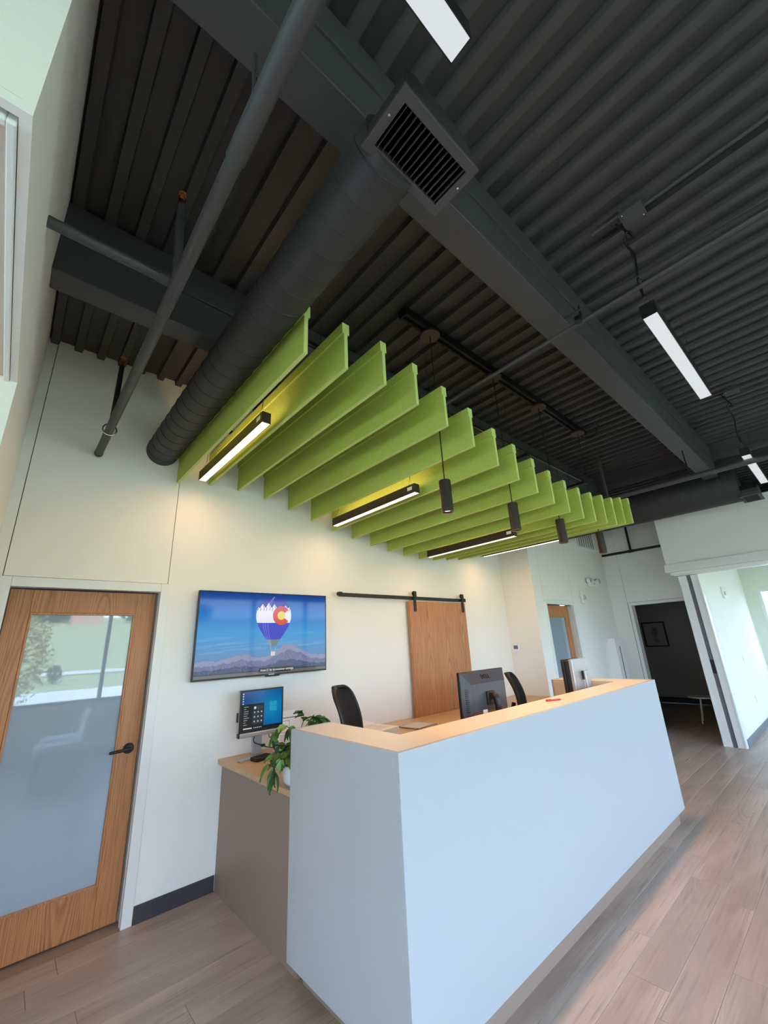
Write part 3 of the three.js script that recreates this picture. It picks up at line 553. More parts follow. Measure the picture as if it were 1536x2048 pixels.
// ------------------------------------------------------------------ things on the back wall
const font = await new FontLoader().loadAsync('fonts/droid/droid_sans_bold.typeface.json');
{ // television
  const t = thing('television', 'wall mounted television showing a hot air balloon above mountains', 'television', [1.768, 1.81, 0.03]);
  const w = 1.255, h = 0.716;
  part('back_shell', bx(-w / 2 + 0.03, -h / 2 + 0.03, -0.025, w / 2 - 0.03, h / 2 - 0.03, 0.025, 0.01), M.black, t);
  part('frame', [ring(-w / 2, -h / 2, w / 2, h / 2, 0.008, 0.015, 0.05, 0.0015), bx(-w / 2 + 0.008, -h / 2 + 0.007, 0.02, w / 2 - 0.008, -h / 2 + 0.014, 0.0495)], M.black, t);
  const pic = canvasTex(1280, 728, (c, W, Hh) => {
    let g = c.createLinearGradient(0, 0, 0, Hh); g.addColorStop(0, '#123f8c'); g.addColorStop(0.22, '#1f6fc0'); g.addColorStop(0.5, '#3c96d6'); g.addColorStop(0.75, '#5f8fc4'); g.addColorStop(1, '#63769e'); c.fillStyle = g; c.fillRect(0, 0, W, Hh);
    for (let i = 0; i < 26; i++) { c.fillStyle = `rgba(225,238,250,${0.05 + 0.05 * hash(i, 1)})`; c.beginPath(); c.ellipse(W * hash(i, 2), Hh * (0.5 + 0.22 * hash(i, 3)), 60 + 130 * hash(i, 4), 5 + 9 * hash(i, 5), -0.05, 0, 7); c.fill(); }
    const ridge = (base, amp, f, s, fill) => { c.fillStyle = fill; c.beginPath(); c.moveTo(0, Hh); for (let x = 0; x <= W; x += 4) { const u = x / W, pk = Math.exp(-(((u - 0.68) / 0.14) ** 2)) * 1.0 + Math.exp(-(((u - 0.3) / 0.1) ** 2)) * 0.35; c.lineTo(x, Hh * (base - amp * (0.35 * fbm(u * f, 0.5, 64, 8, 4, s) + 0.65 * pk))); } c.lineTo(W, Hh); c.fill(); };
    ridge(0.86, 0.25, 14, 3, '#8d8fb4'); ridge(0.89, 0.19, 22, 5, '#6f739c'); ridge(0.93, 0.11, 30, 8, '#4b5478'); ridge(0.965, 0.05, 40, 9, '#39415a');
    for (let i = 0; i < 260; i++) { const u = 0.02 + 0.96 * hash(i, 11), pk = Math.exp(-(((u - 0.68) / 0.14) ** 2)); c.strokeStyle = `rgba(${hash(i, 14) > 0.5 ? '222,220,238' : '52,58,92'},0.35)`; c.lineWidth = 2; const y = Hh * (0.84 - 0.1 * pk + 0.1 * hash(i, 12)); c.beginPath(); c.moveTo(u * W, y); c.lineTo(u * W + 14 * (hash(i, 13) - 0.4), y + 16); c.stroke(); }
    c.fillStyle = '#6e6a6c'; c.fillRect(0, Hh * 0.965, W, Hh * 0.035);
    // balloon
    const bx0 = W * 0.545, by = Hh * 0.285, R = W * 0.142;
    const env = () => { c.beginPath(); c.moveTo(bx0 - R * 0.16, by + R * 1.52); c.bezierCurveTo(bx0 - R * 0.45, by + R * 1.05, bx0 - R, by + R * 0.55, bx0 - R, by); c.arc(bx0, by, R, Math.PI, 0); c.bezierCurveTo(bx0 + R, by + R * 0.55, bx0 + R * 0.45, by + R * 1.05, bx0 + R * 0.16, by + R * 1.52); c.closePath(); };
    c.save(); env(); c.clip();
    c.fillStyle = '#3a3aa6'; c.fillRect(bx0 - R, by - R, 2 * R, R * 2.6);
    c.fillStyle = '#e9e6f2'; c.fillRect(bx0 - R, by - R * 0.22, 2 * R, R * 0.62);
    for (let i = 0; i < 7; i++) { const x = bx0 - R * 1.0 + i * R * 0.33, h = R * (0.24 + 0.26 * hash(i, 21)), b = by - R * 0.2; // snowy peaks
      c.fillStyle = '#e9e6f2'; c.beginPath(); c.moveTo(x - R * 0.3, b); c.lineTo(x - R * 0.1, b - h * 0.62); c.lineTo(x, b - h); c.lineTo(x + R * 0.13, b - h * 0.6); c.lineTo(x + R * 0.34, b); c.fill();
      c.strokeStyle = '#5a5ab4'; c.lineWidth = 5; c.beginPath(); c.moveTo(x + R * 0.02, b - h * 0.8); c.lineTo(x + R * 0.1, b - h * 0.45); c.lineTo(x + R * 0.06, b - h * 0.15); c.moveTo(x - R * 0.08, b - h * 0.5); c.lineTo(x - R * 0.12, b - h * 0.1); c.stroke(); }
    c.fillStyle = '#3534c4'; c.fillRect(bx0 - R, by + R * 0.36, 2 * R, R * 0.9); c.fillStyle = '#6f7f86'; c.fillRect(bx0 - R, by + R * 1.2, 2 * R, R * 0.4);
    c.lineWidth = R * 0.27; c.strokeStyle = '#d4402f'; c.beginPath(); c.arc(bx0 + R * 0.42, by - R * 0.02, R * 0.36, 0.62, Math.PI * 2 - 0.62); c.stroke();
    c.fillStyle = '#e8d24a'; c.beginPath(); c.arc(bx0 + R * 0.42, by - R * 0.02, R * 0.22, 0, 7); c.fill();
    c.strokeStyle = 'rgba(255,255,255,0.28)'; c.lineWidth = 6; for (const k of [-0.75, -0.6, -0.42]) { c.beginPath(); c.moveTo(bx0, by - R); c.quadraticCurveTo(bx0 + R * k * 1.5, by, bx0 + R * k * 0.25, by + R * 1.5); c.stroke(); }
    c.restore();
    c.strokeStyle = '#d6d2c6'; c.lineWidth = 2; c.beginPath(); c.moveTo(bx0 - R * 0.14, by + R * 1.52); c.lineTo(bx0 - R * 0.1, by + R * 1.85); c.moveTo(bx0 + R * 0.14, by + R * 1.52); c.lineTo(bx0 + R * 0.1, by + R * 1.85); c.stroke();
    c.fillStyle = '#d9d4c8'; c.fillRect(bx0 - R * 0.12, by + R * 1.8, R * 0.24, R * 0.2);
    // caption strip
    c.fillStyle = 'rgba(40,40,46,0.75)'; c.fillRect(W * 0.44, Hh * 0.925, W * 0.25, Hh * 0.06);
    c.fillStyle = '#f2f2f2'; c.font = 'bold 21px sans-serif'; c.textBaseline = 'middle'; c.fillText('Press', W * 0.455, Hh * 0.955); c.fillText('for Screensaver settings', W * 0.522, Hh * 0.955);
    c.strokeStyle = '#f2f2f2'; c.lineWidth = 3; c.beginPath(); c.arc(W * 0.508, Hh * 0.955, 8, 0, 7); c.stroke();
  });
  const sg = new THREE.PlaneGeometry(w - 0.014, h - 0.02); sg.translate(0, 0.003, 0.0475);
  part('screen', sg, phy({ color: 0x050505, emissive: 0xffffff, emissiveMap: pic, emissiveIntensity: 0.58, roughness: 0.06, ior: 1.32 }), t);
  part('sensor_bar', bx(0.0, -h / 2 - 0.012, 0.02, 0.13, -h / 2, 0.045, 0.003), M.black, t);
  part('brand_mark', bx(0.02, -h / 2 + 0.003, 0.05, 0.075, -h / 2 + 0.010, 0.0505), M.silver, t, 'tiny silver mark');
}
{ // barn door on its track
  const d = thing('sliding_door', 'oak sliding door hung from a black track on the back wall', 'door', [4.165, 0, 0.0]);
  part('door_slab', bx(-0.545, 0.02, 0.028, 0.553, 2.155, 0.068, 0.003, 'y', [0.4, 0.35]), M.oak, d);
  for (const x of [-0.45, 0.495]) {
    const s = part('hanger_strap', [bx(x - 0.024, 2.03, 0.068, x + 0.024, 2.27, 0.075, 0.002), bx(x - 0.024, 2.18, 0.072, x + 0.024, 2.275, 0.088, 0.003)], M.blackMetal, d);
    for (const y of [2.055, 2.12]) part('bolt', new THREE.CylinderGeometry(0.008, 0.008, 0.008, 6).rotateX(Math.PI / 2).translate(x, y, 0.078), M.black, s);
    part('roller_wheel', new THREE.CylinderGeometry(0.032, 0.032, 0.014, 28).rotateX(Math.PI / 2).translate(x, 2.248, 0.064), M.black, s);
  }
  const t = thing('door_track', 'flat black rail on the back wall that the oak sliding door hangs from', 'door track', [0, 0, 0]);
  part('rail', bx(2.57, 2.172, 0.05, 4.725, 2.214, 0.058, 0.002), M.blackMetal, t);
  for (const x of [2.96, 3.38, 3.98, 4.42]) part('bolt', rod([x, 2.193, 0.002], [x, 2.193, 0.064], 0.009, 0.009, 10), M.black, t);
  for (const x of [2.585, 4.71]) part('end_stop', [bx(x - 0.025, 2.17, 0.058, x + 0.025, 2.22, 0.08, 0.006), new THREE.CylinderGeometry(0.02, 0.02, 0.03, 16).rotateZ(Math.PI / 2).translate(x - 0.02, 2.197, 0.07)], M.blackMetal, t);
}
{ // small things on walls
  const th = thing('thermostat', 'small white thermostat on the short return wall', 'thermostat', [5.84, 1.51, 0.10]);
  part('case', bx(-0.025, -0.058, -0.055, 0, 0.058, 0.055, 0.006), M.whitePlastic, th);
  part('display', bx(-0.0265, -0.01, -0.035, -0.024, 0.042, 0.035), std({ color: rgb(88, 108, 140), roughness: 0.2 }), th, 'blue grey display');
  const v = thing('wall_vent', 'white louvred return air vent high on the corridor wall', 'air vent', [8.12, 3.43, 0.52]);
  part('frame', ring(-0.44, -0.21, 0.44, 0.335, 0.04, 0, 0.02, 0.003), M.whitePlastic, v);
  part('dark_inside', bx(-0.4, -0.175, 0.001, 0.4, 0.3, 0.003), std({ color: rgb(186, 188, 190), roughness: 0.8 }), v);
  const vb = metric(new THREE.BoxGeometry(0.09, 0.475, 0.003)); vb.rotateY(0.15);
  for (let i = 0; i < 8; i++) part('louvre', vb, M.whitePlastic, v).position.set(-0.35 + i * 0.1, 0.0625, 0.017);
  const e = thing('emergency_light', 'white twin head emergency light above the far oak door', 'emergency light', [8.0, 2.55, 0.52]);
  part('case', bx(-0.14, -0.06, 0, 0.14, 0.06, 0.06, 0.012), M.whitePlastic, e);
  for (const s of [-1, 1]) { const h = part('lamp_head', new THREE.CylinderGeometry(0.055, 0.045, 0.06, 24).rotateX(Math.PI / 2).translate(s * 0.2, 0.05, 0.06), M.whitePlastic, e); part('lens', new THREE.CylinderGeometry(0.045, 0.045, 0.004, 24).rotateX(Math.PI / 2).translate(s * 0.2, 0.05, 0.091), M.silver, h); }
  part('sensor', new THREE.CylinderGeometry(0.018, 0.018, 0.01, 16).rotateX(Math.PI / 2).translate(0.02, 0, 0.063), M.silver, e);
  const a = thing('fire_strobe', 'white fire strobe on the corridor wall beside the far oak door', 'alarm', [7.47, 2.29, 0.52]);
  part('case', bx(-0.06, -0.12, 0, 0.06, 0.12, 0.05, 0.02), M.whitePlastic, a); part('strobe_lens', bx(-0.03, -0.05, 0.05, 0.03, 0.03, 0.075, 0.01), M.silver, a);
  const u = thing('wall_cabinet', 'tall white wall cabinet with a black vertical slot', 'cabinet', [8.38, 0.6, 0.52]);
  part('body', bx(-0.17, 0, 0, 0.17, 0.97, 0.13, 0.008), M.whitePlastic, u); part('slot', bx(-0.012, 0.12, 0.128, 0.014, 0.83, 0.132, 0.001), M.black, u);
  const b = thing('wall_strobe', 'small white strobe high on the bright room wall', 'alarm', [9.73, 2.27, 2.13]);
  part('case', bx(-0.08, -0.1, 0, 0.08, 0.1, 0.03, 0.01), M.whitePlastic, b); part('strobe_lens', bx(-0.05, -0.05, 0.03, 0.05, 0.02, 0.05, 0.012), M.silver, b);
  const s1 = thing('light_switch', 'white light switch plate on the bright room wall', 'switch', [9.81, 1.115, 2.13]);
  part('plate', bx(-0.04, -0.06, 0, 0.04, 0.06, 0.006, 0.002), M.whitePlastic, s1); part('rocker', bx(-0.016, -0.033, 0.005, 0.016, 0.033, 0.011, 0.002), M.whitePlastic, s1);
  const s2 = thing('power_outlet', 'white power outlet low on the bright room wall', 'outlet', [9.85, 0.463, 2.13]);
  part('plate', bx(-0.04, -0.06, 0, 0.04, 0.06, 0.006, 0.002), M.whitePlastic, s2); for (const k of [-1, 1]) part('socket', bx(-0.018, k * 0.028 - 0.016, 0.005, 0.018, k * 0.028 + 0.016, 0.009, 0.003), M.paper, s2);
  const f = thing('picture', 'dark framed picture in the unlit room beyond the far doorway', 'picture', [12.3, 1.58, 0.14]);
  part('frame', ring(-0.26, -0.3, 0.26, 0.3, 0.03, 0, 0.03, 0.003).rotateY(-Math.PI / 2), M.black, f);
  const art = canvasTex(256, 256, (c) => { c.fillStyle = '#b9b6b0'; c.fillRect(0, 0, 256, 256); for (let i = 0; i < 90; i++) { c.fillStyle = `rgba(${110 + 50 * hash(i, 31)},${108 + 40 * hash(i, 31)},${112},0.18)`; c.beginPath(); c.ellipse(128 + 60 * (hash(i, 32) - 0.5), 60 + 150 * hash(i, 33), 8 + 22 * hash(i, 34), 5 + 16 * hash(i, 35), 3 * hash(i, 36), 0, 7); c.fill(); } });
  part('print', new THREE.PlaneGeometry(0.47, 0.55).rotateY(-Math.PI / 2).translate(-0.012, 0, 0), std({ map: art, roughness: 0.6 }), f);
  const tb = thing('side_table', 'small dark side table with thin white legs in the unlit room', 'table', [10.02, 0, 1.34]);
  part('table_top', new THREE.CylinderGeometry(0.24, 0.24, 0.02, 36).translate(0, 0.44, 0), M.whitePlastic, tb); for (let i = 0; i < 3; i++) { const q = i * 2.1 + 1.4; part('leg', rod([0.1 * Math.cos(q), 0.43, 0.1 * Math.sin(q)], [0.21 * Math.cos(q), 0, 0.21 * Math.sin(q)], 0.011, 0.009), M.whitePlastic, tb); }
}

// ------------------------------------------------------------------ things on the counters
function stubText(str, size, depth) { const g = new TextGeometry(str, { font, size, depth, curveSegments: 4, bevelEnabled: false }); g.computeBoundingBox(); g.translate(-(g.boundingBox.max.x + g.boundingBox.min.x) / 2, 0, 0); return g; }
{ // black monitor seen from behind
  const t = thing('monitor', 'black monitor on the desk seen from behind, nearest the camera', 'monitor', [2.9, 0.86, 1.55], Math.PI); // its screen faces -z
  const w = 0.585, y0 = 0.235, y1 = 0.57, D = 0.03;
  part('bezel', bx(-w / 2, y0 - 0.02, 0, w / 2, y1, 0.028, 0.006), M.black, t);
  part('screen', new THREE.PlaneGeometry(w - 0.04, y1 - y0 - 0.03).translate(0, (y0 + y1) / 2 - 0.005, 0.0285), std({ color: 0x101418, roughness: 0.2 }), t);
  const fr = (z, a, b, c, d) => [[a, c, z], [b, c, z], [b, d, z], [a, d, z]].map((p) => V(...p));
  const o = fr(0.002, -w / 2 + 0.004, w / 2 - 0.004, y0 - 0.016, y1 - 0.004), n = fr(-0.05, -w / 2 + 0.07, w / 2 - 0.07, y0 + 0.05, y1 - 0.09), pos = [];
  for (let i = 0; i < 4; i++) { const j = (i + 1) % 4; for (const p of [o[j], o[i], n[i], o[j], n[i], n[j]]) pos.push(p.x, p.y, p.z); }
  for (const k of [0, 2, 1, 0, 3, 2]) pos.push(n[k].x, n[k].y, n[k].z);
  const sh = new THREE.BufferGeometry(); sh.setAttribute('position', new THREE.Float32BufferAttribute(pos, 3)); sh.computeVertexNormals(); metric(sh);
  part('back_shell', sh, std({ color: rgb(64, 68, 77), roughness: 0.28 }), t);
  const lg = stubText('DELL', 0.036, 0.003); lg.rotateY(Math.PI); lg.rotateX(0.52); lg.translate(0, y1 - 0.062, -0.033);
  part('logo', lg, M.black, t);
  const vent = []; for (let i = 0; i < 12; i++) vent.push(bc(w / 2 - 0.036, y0 + 0.06 + i * 0.014, -0.028, 0.03, 0.004, 0.01)); part('vent_slots', vent, M.black, t);
  part('stand_arm', [tube([[0, y0 + 0.14, -0.05], [0, y0 + 0.15, -0.095], [0, y0 + 0.09, -0.115], [0, 0.12, -0.10], [0, 0.02, -0.06]], 0.024, 40, 14), bc(0, y0 + 0.135, -0.058, 0.1, 0.1, 0.02, 0.006)], M.blackMetal, t);
  part('base', bx(-0.13, 0, -0.14, 0.13, 0.018, 0.1, 0.008), M.black, t);
  part('port_label', bx(0.055, y0 + 0.036, -0.053, 0.11, y0 + 0.06, -0.0505), M.whitePlastic, t, 'white label');
}
{ // silver backed monitor further along
  const t = thing('monitor', 'silver backed monitor at the far end of the desk', 'monitor', [4.33, 0.86, 1.62], Math.PI + 0.08);
  const w = 0.42, y0 = 0.2, y1 = 0.575;
  part('bezel', bx(-w / 2, y0, 0, w / 2, y1, 0.03, 0.006), M.black, t);
  part('side_shell', bx(-w / 2 + 0.006, y0 + 0.006, -0.045, w / 2 - 0.006, y1 - 0.01, 0.004, 0.012), M.black, t);
  part('back_cover', extrude([[-w / 2 + 0.004, y0 + 0.03], [w / 2 - 0.004, y0 + 0.03], [w / 2 - 0.004, y1], [-w / 2 + 0.004, y1]], 0.02, 0.008).translate(0, -0.004, -0.075), M.silver, t, 'silver back cover');
  part('screen', new THREE.PlaneGeometry(w - 0.04, y1 - y0 - 0.05).translate(0, (y0 + y1) / 2, 0.0305), std({ color: 0x101418, roughness: 0.2 }), t);
  part('stand', [bx(-0.045, 0.01, -0.135, 0.045, y0 + 0.27, -0.112, 0.01), bc(0, y0 + 0.14, -0.095, 0.09, 0.09, 0.04, 0.008)], M.silver, t);
  part('stand_slot', bx(-0.012, 0.08, -0.112, 0.012, y0 + 0.26, -0.083), M.black, t, 'black cable slot');
  part('base', bx(-0.12, 0, -0.16, 0.12, 0.015, 0.08, 0.006), M.silver, t);
}
{ // all in one computer by the wall
  const t = thing('desktop_computer', 'small desktop computer with lit blue screen and silver stand by the wall', 'computer', [1.68, 0.86, 0.2], -0.06);
  const w = 0.375, y0 = 0.185, y1 = 0.50, scr = new THREE.Group();
  part('case', bx(-w / 2, y0, -0.04, w / 2, y1, 0.0, 0.006), M.silver, t); part('bezel', bx(-w / 2 + 0.002, y0 + 0.002, -0.004, w / 2 - 0.002, y1 - 0.002, 0.004, 0.002), M.black, t);
  const pic = canvasTex(640, 512, (c, W, Hh) => {
    const g = c.createRadialGradient(W * 0.75, Hh * 0.5, 20, W * 0.7, Hh * 0.5, W * 0.75); g.addColorStop(0, '#1591c4'); g.addColorStop(0.4, '#0f6fb0'); g.addColorStop(1, '#0a3f86'); c.fillStyle = g; c.fillRect(0, 0, W, Hh);
    c.fillStyle = 'rgba(60,190,210,0.55)'; for (const [x, y, w2, h2] of [[440, 175, 50, 60], [495, 168, 60, 67], [440, 240, 50, 60], [495, 240, 60, 67]]) c.fillRect(x, y, w2, h2);
    c.fillStyle = '#1d2930'; c.fillRect(0, 175, 350, 312); c.fillStyle = '#16202a'; c.fillRect(0, 487, W, 25);
    c.fillStyle = '#cfd6da'; for (let i = 0; i < 9; i++) c.fillRect(40, 205 + i * 30, 30 + 50 * hash(i, 41), 6);
    c.fillStyle = '#3a4a55'; for (let i = 0; i < 3; i++) for (let j = 0; j < 4; j++) c.fillRect(180 + i * 55, 205 + j * 62, 48, 54);
    c.fillStyle = '#e8eef2'; for (let i = 0; i < 3; i++) for (let j = 1; j < 4; j++) { c.beginPath(); c.arc(204 + i * 55, 230 + j * 62, 9, 0, 7); c.fill(); }
    c.beginPath(); c.arc(210, 232, 18, 0, 7); c.fill();
    c.fillRect(40, 492, 130, 15); for (let i = 0; i < 5; i++) c.fillRect(200 + i * 26, 494, 14, 12);
    c.fillStyle = '#e6edf2'; for (let i = 0; i < 5; i++) c.fillRect(14, 18 + i * 34, 16, 18);
  });
  part('screen', new THREE.PlaneGeometry(w - 0.03, y1 - y0 - 0.035).translate(0, (y0 + y1) / 2 + 0.004, 0.0045), phy({ color: 0x050505, emissive: 0xffffff, emissiveMap: pic, emissiveIntensity: 0.5, roughness: 0.15 }), t);
  part('speaker_bar', [bx(-w / 2 + 0.008, y0 - 0.035, -0.03, w / 2, y0 - 0.002, 0.012, 0.008)], M.silver, t); part('speaker_end', bx(-w / 2 - 0.002, y0 - 0.035, -0.03, -w / 2 + 0.012, y0 - 0.002, 0.01, 0.006), M.black, t); part('side_grip', bx(-w / 2 - 0.012, y0 + 0.08, -0.03, -w / 2, y0 + 0.15, -0.008, 0.004), M.black, t);
  part('stand', bx(-0.05, 0.006, -0.07, 0.03, y0 + 0.1, -0.045, 0.006), M.silver, t);
  part('foot', [bx(-0.2, 0, -0.03, -0.03, 0.012, 0.02, 0.004).rotateY(0.35), bx(0.0, 0, -0.03, 0.19, 0.012, 0.02, 0.004).rotateY(-0.3)], M.silver, t);
  part('cables', [tube([[-0.03, 0.17, -0.03], [-0.05, 0.11, -0.02], [0.0, 0.08, 0.0], [0.08, 0.05, 0.01], [0.16, 0.04, 0.0]], 0.004, 30, 6), tube([[0.08, 0.16, -0.04], [0.1, 0.11, -0.05], [0.13, 0.14, -0.06], [0.12, 0.17, -0.05]], 0.003, 24, 6), bc(0.02, 0.075, 0.005, 0.03, 0.02, 0.02, 0.004)], M.black, t);
  const k = thing('keypad_device', 'flat black device on the counter in front of the small computer', 'device', [1.64, 0.86, 0.315], 0.2);
  part('body', bx(-0.075, 0, -0.045, 0.075, 0.028, 0.045, 0.006), M.black, k); part('keypad', bx(-0.06, 0.027, -0.03, 0.06, 0.03, 0.03, 0.001), M.rubber, k);
}
{ // sign holder
  const t = thing('sign_holder', 'white leaning sign with printed lines behind the plant', 'sign', [1.925, 0.86, 0.22], -0.1);
  const pic = canvasTex(256, 384, (c) => { c.fillStyle = '#eeebe6'; c.fillRect(0, 0, 256, 384); c.fillStyle = '#2a2a2c'; for (let i = 0; i < 17; i++) c.fillRect(24 + i * 12, 62, 9, 9); c.fillStyle = '#777'; for (let i = 0; i < 9; i++) c.fillRect(26, 230 + i * 15, 150 + 50 * hash(i, 51), 4); c.strokeStyle = '#444'; c.lineWidth = 3; c.strokeRect(40, 96, 90, 110); });
  part('sheet', new THREE.PlaneGeometry(0.21, 0.30).rotateX(-0.12).translate(0, 0.15, 0.004), std({ map: pic, roughness: 0.5 }), t);
  part('holder', [bx(-0.11, 0, -0.004, 0.11, 0.305, 0.0, 0.001).rotateX(-0.12), bx(-0.11, 0, -0.09, 0.11, 0.003, 0.02)], M.whitePlastic, t);
}
{ // plant
  const t = thing('potted_plant', 'green leafy plant in a white pot at the counter edge beside the desk', 'plant', [1.5, 0.86, 1.06]);
  part('pot', new THREE.LatheGeometry([[0.001, 0], [0.05, 0], [0.066, 0.02], [0.074, 0.06], [0.07, 0.11], [0.065, 0.112], [0.064, 0.1], [0.001, 0.098]].map(([a, b]) => new THREE.Vector2(a, b)), 40), M.whitePlastic, t, 'white pot');
  part('soil', new THREE.CylinderGeometry(0.063, 0.063, 0.004, 28).translate(0, 0.1, 0), std({ color: rgb(52, 40, 32), roughness: 1 }), t);
  // a leaf: base at the origin, grows along +z, face up, drooping at the tip
  const leafGeo = (L, W, droop) => { const g = new THREE.PlaneGeometry(1, 1, 4, 8), p = g.attributes.position; for (let i = 0; i < p.count; i++) { const u = p.getX(i) * 2, v = p.getY(i) + 0.5, w = W * Math.pow(Math.sin(Math.PI * Math.min(0.995, Math.pow(v, 0.72) * 0.96 + 0.035)), 0.8); p.setXYZ(i, u * w / 2, 0.010 * Math.abs(u) - droop * v * v * L, v * L); } g.computeVertexNormals(); return g; };
  const shapes = [leafGeo(0.075, 0.054, 0.35), leafGeo(0.062, 0.044, 0.25), leafGeo(0.09, 0.05, 0.5)];
  const greens = [[62, 98, 46], [78, 120, 54], [48, 80, 42], [112, 146, 78]].map(([r, g, b]) => phy({ color: rgb(r, g, b), roughness: 0.42, side: THREE.DoubleSide }));
  const vine = (pts, n, from = 0.3) => { const c = new THREE.CatmullRomCurve3(pts.map((p) => V(...p))); part('stem', new THREE.TubeGeometry(c, 20, 0.0026, 6), greens[2], t); for (let i = 0; i < n; i++) { const u = from + (1 - from) * (i + 0.7) / n, q = c.getPoint(u), d = c.getTangent(u), yaw = Math.atan2(d.x, d.z) + (i % 2 ? 1 : -1) * rnd(0.3, 1.2), m = part('leaf', shapes[Math.floor(rnd(0, 3))], greens[Math.floor(rnd(0, 3.99))], t); m.position.copy(q); m.rotation.set(rnd(-0.2, 0.9) - d.y * 0.5, yaw, rnd(-0.4, 0.4), 'YXZ'); } };
  for (let i = 0; i < 9; i++) { const a = -3.0 + i * 0.68, k = rnd(0.08, 0.13); vine([[0, 0.1, 0], [k * 0.5 * Math.sin(a), 0.17 + rnd(0, 0.05), k * 0.5 * Math.cos(a)], [k * Math.sin(a), 0.14 + rnd(0, 0.06), k * Math.cos(a)]], 5); }
  vine([[0, 0.1, 0], [-0.05, 0.19, -0.01], [-0.12, 0.19, -0.02], [-0.17, 0.13, -0.01]], 7); vine([[-0.01, 0.1, 0.01], [-0.08, 0.18, 0.02], [-0.15, 0.12, 0.02], [-0.16, 0.08, 0.03]], 7); vine([[0, 0.1, 0], [-0.03, 0.2, -0.03], [-0.06, 0.22, -0.05], [-0.08, 0.19, -0.03]], 5);
  vine([[0.0, 0.1, -0.02], [0.04, 0.25, -0.08], [-0.02, 0.32, -0.09], [-0.08, 0.295, -0.09], [-0.10, 0.25, -0.08]], 8, 0.4); vine([[0.0, 0.1, -0.02], [0.05, 0.25, -0.08], [0.03, 0.31, -0.09], [0.0, 0.28, -0.08]], 5, 0.5);
  vine([[0.02, 0.1, -0.02], [0.09, 0.26, -0.10], [0.13, 0.35, -0.11], [0.11, 0.39, -0.11]], 6, 0.5); vine([[0.02, 0.1, -0.02], [0.14, 0.26, -0.1], [0.20, 0.34, -0.12], [0.24, 0.33, -0.11]], 8, 0.45);
  vine([[0.03, 0.1, -0.02], [0.18, 0.26, -0.11], [0.27, 0.33, -0.12], [0.31, 0.30, -0.11]], 8, 0.5); vine([[0.03, 0.1, -0.02], [0.13, 0.28, -0.1], [0.17, 0.32, -0.1], [0.19, 0.30, -0.08]], 5, 0.55);
}
{ // papers on the counter
  const pg = canvasTex(256, 320, (c) => { c.fillStyle = '#efe9e2'; c.fillRect(0, 0, 256, 320); c.fillStyle = '#b0a8a2'; for (let i = 0; i < 20; i++) c.fillRect(24, 30 + i * 13, 150 + 60 * hash(i, 61), 4); });
  const a = thing('paper_stack', 'stack of printed papers on the counter behind the desk corner', 'papers', [2.72, 0.86, 0.42], 0.15);
  part('pages', bx(-0.13, 0, -0.17, 0.13, 0.075, 0.17, 0.002), M.paper, a); part('top_sheet', new THREE.PlaneGeometry(0.22, 0.29).rotateX(-Math.PI / 2).translate(0.01, 0.0762, 0), std({ map: pg, roughness: 0.8 }), a);
  const b = thing('binder', 'white ring binder lying behind the stack of papers', 'binder', [2.72, 0.86, 0.14], 0.1);
  part('cover', [bx(-0.16, 0, -0.1, 0.16, 0.004, 0.1, 0.001), bx(-0.16, 0.07, -0.1, 0.16, 0.074, 0.1, 0.001).rotateX(0.06), bx(-0.165, 0, -0.1, -0.16, 0.074, 0.1, 0.001)], M.whitePlastic, b); part('pages', bx(-0.15, 0.004, -0.095, 0.15, 0.05, 0.095, 0.001), M.paper, b); part('dark_spine', bx(-0.168, 0.006, -0.08, -0.1645, 0.06, 0.02), M.black, b);
  const c = thing('document_pile', 'grey flat pile of documents on the counter below the sliding door', 'documents', [3.28, 0.86, 0.42]);
  part('pages', bx(-0.16, 0, -0.12, 0.16, 0.012, 0.12, 0.001), std({ color: rgb(168, 158, 146), roughness: 0.8 }), c); part('folder', bx(-0.17, 0.012, -0.1, 0.1, 0.016, 0.12, 0.001).rotateY(0.2), std({ color: rgb(196, 190, 180), roughness: 0.7 }), c);
  const g = thing('tumbler', 'small clear tumbler on the counter near the rear chair', 'tumbler', [5.1, 0.86, 0.5]);
  part('glass', new THREE.LatheGeometry([[0.001, 0], [0.035, 0], [0.042, 0.1], [0.039, 0.1], [0.033, 0.008], [0.001, 0.008]].map(([x, y]) => new THREE.Vector2(x, y)), 28), M.clear, g);
  const r = thing('pen', 'red pen lying on the desk ledge', 'pen', [3.16, 1.205, 1.985], -0.45);
  const red = std({ color: rgb(176, 34, 26), roughness: 0.35 });
  part('barrel', rod([-0.07, 0, 0], [0.05, 0, 0], 0.006, 0.006), red, r); part('tip', rod([0.05, 0, 0], [0.068, 0, 0], 0.006, 0.001), red, r); part('clip', bx(-0.07, 0.005, -0.0015, -0.03, 0.009, 0.0015), red, r);
}
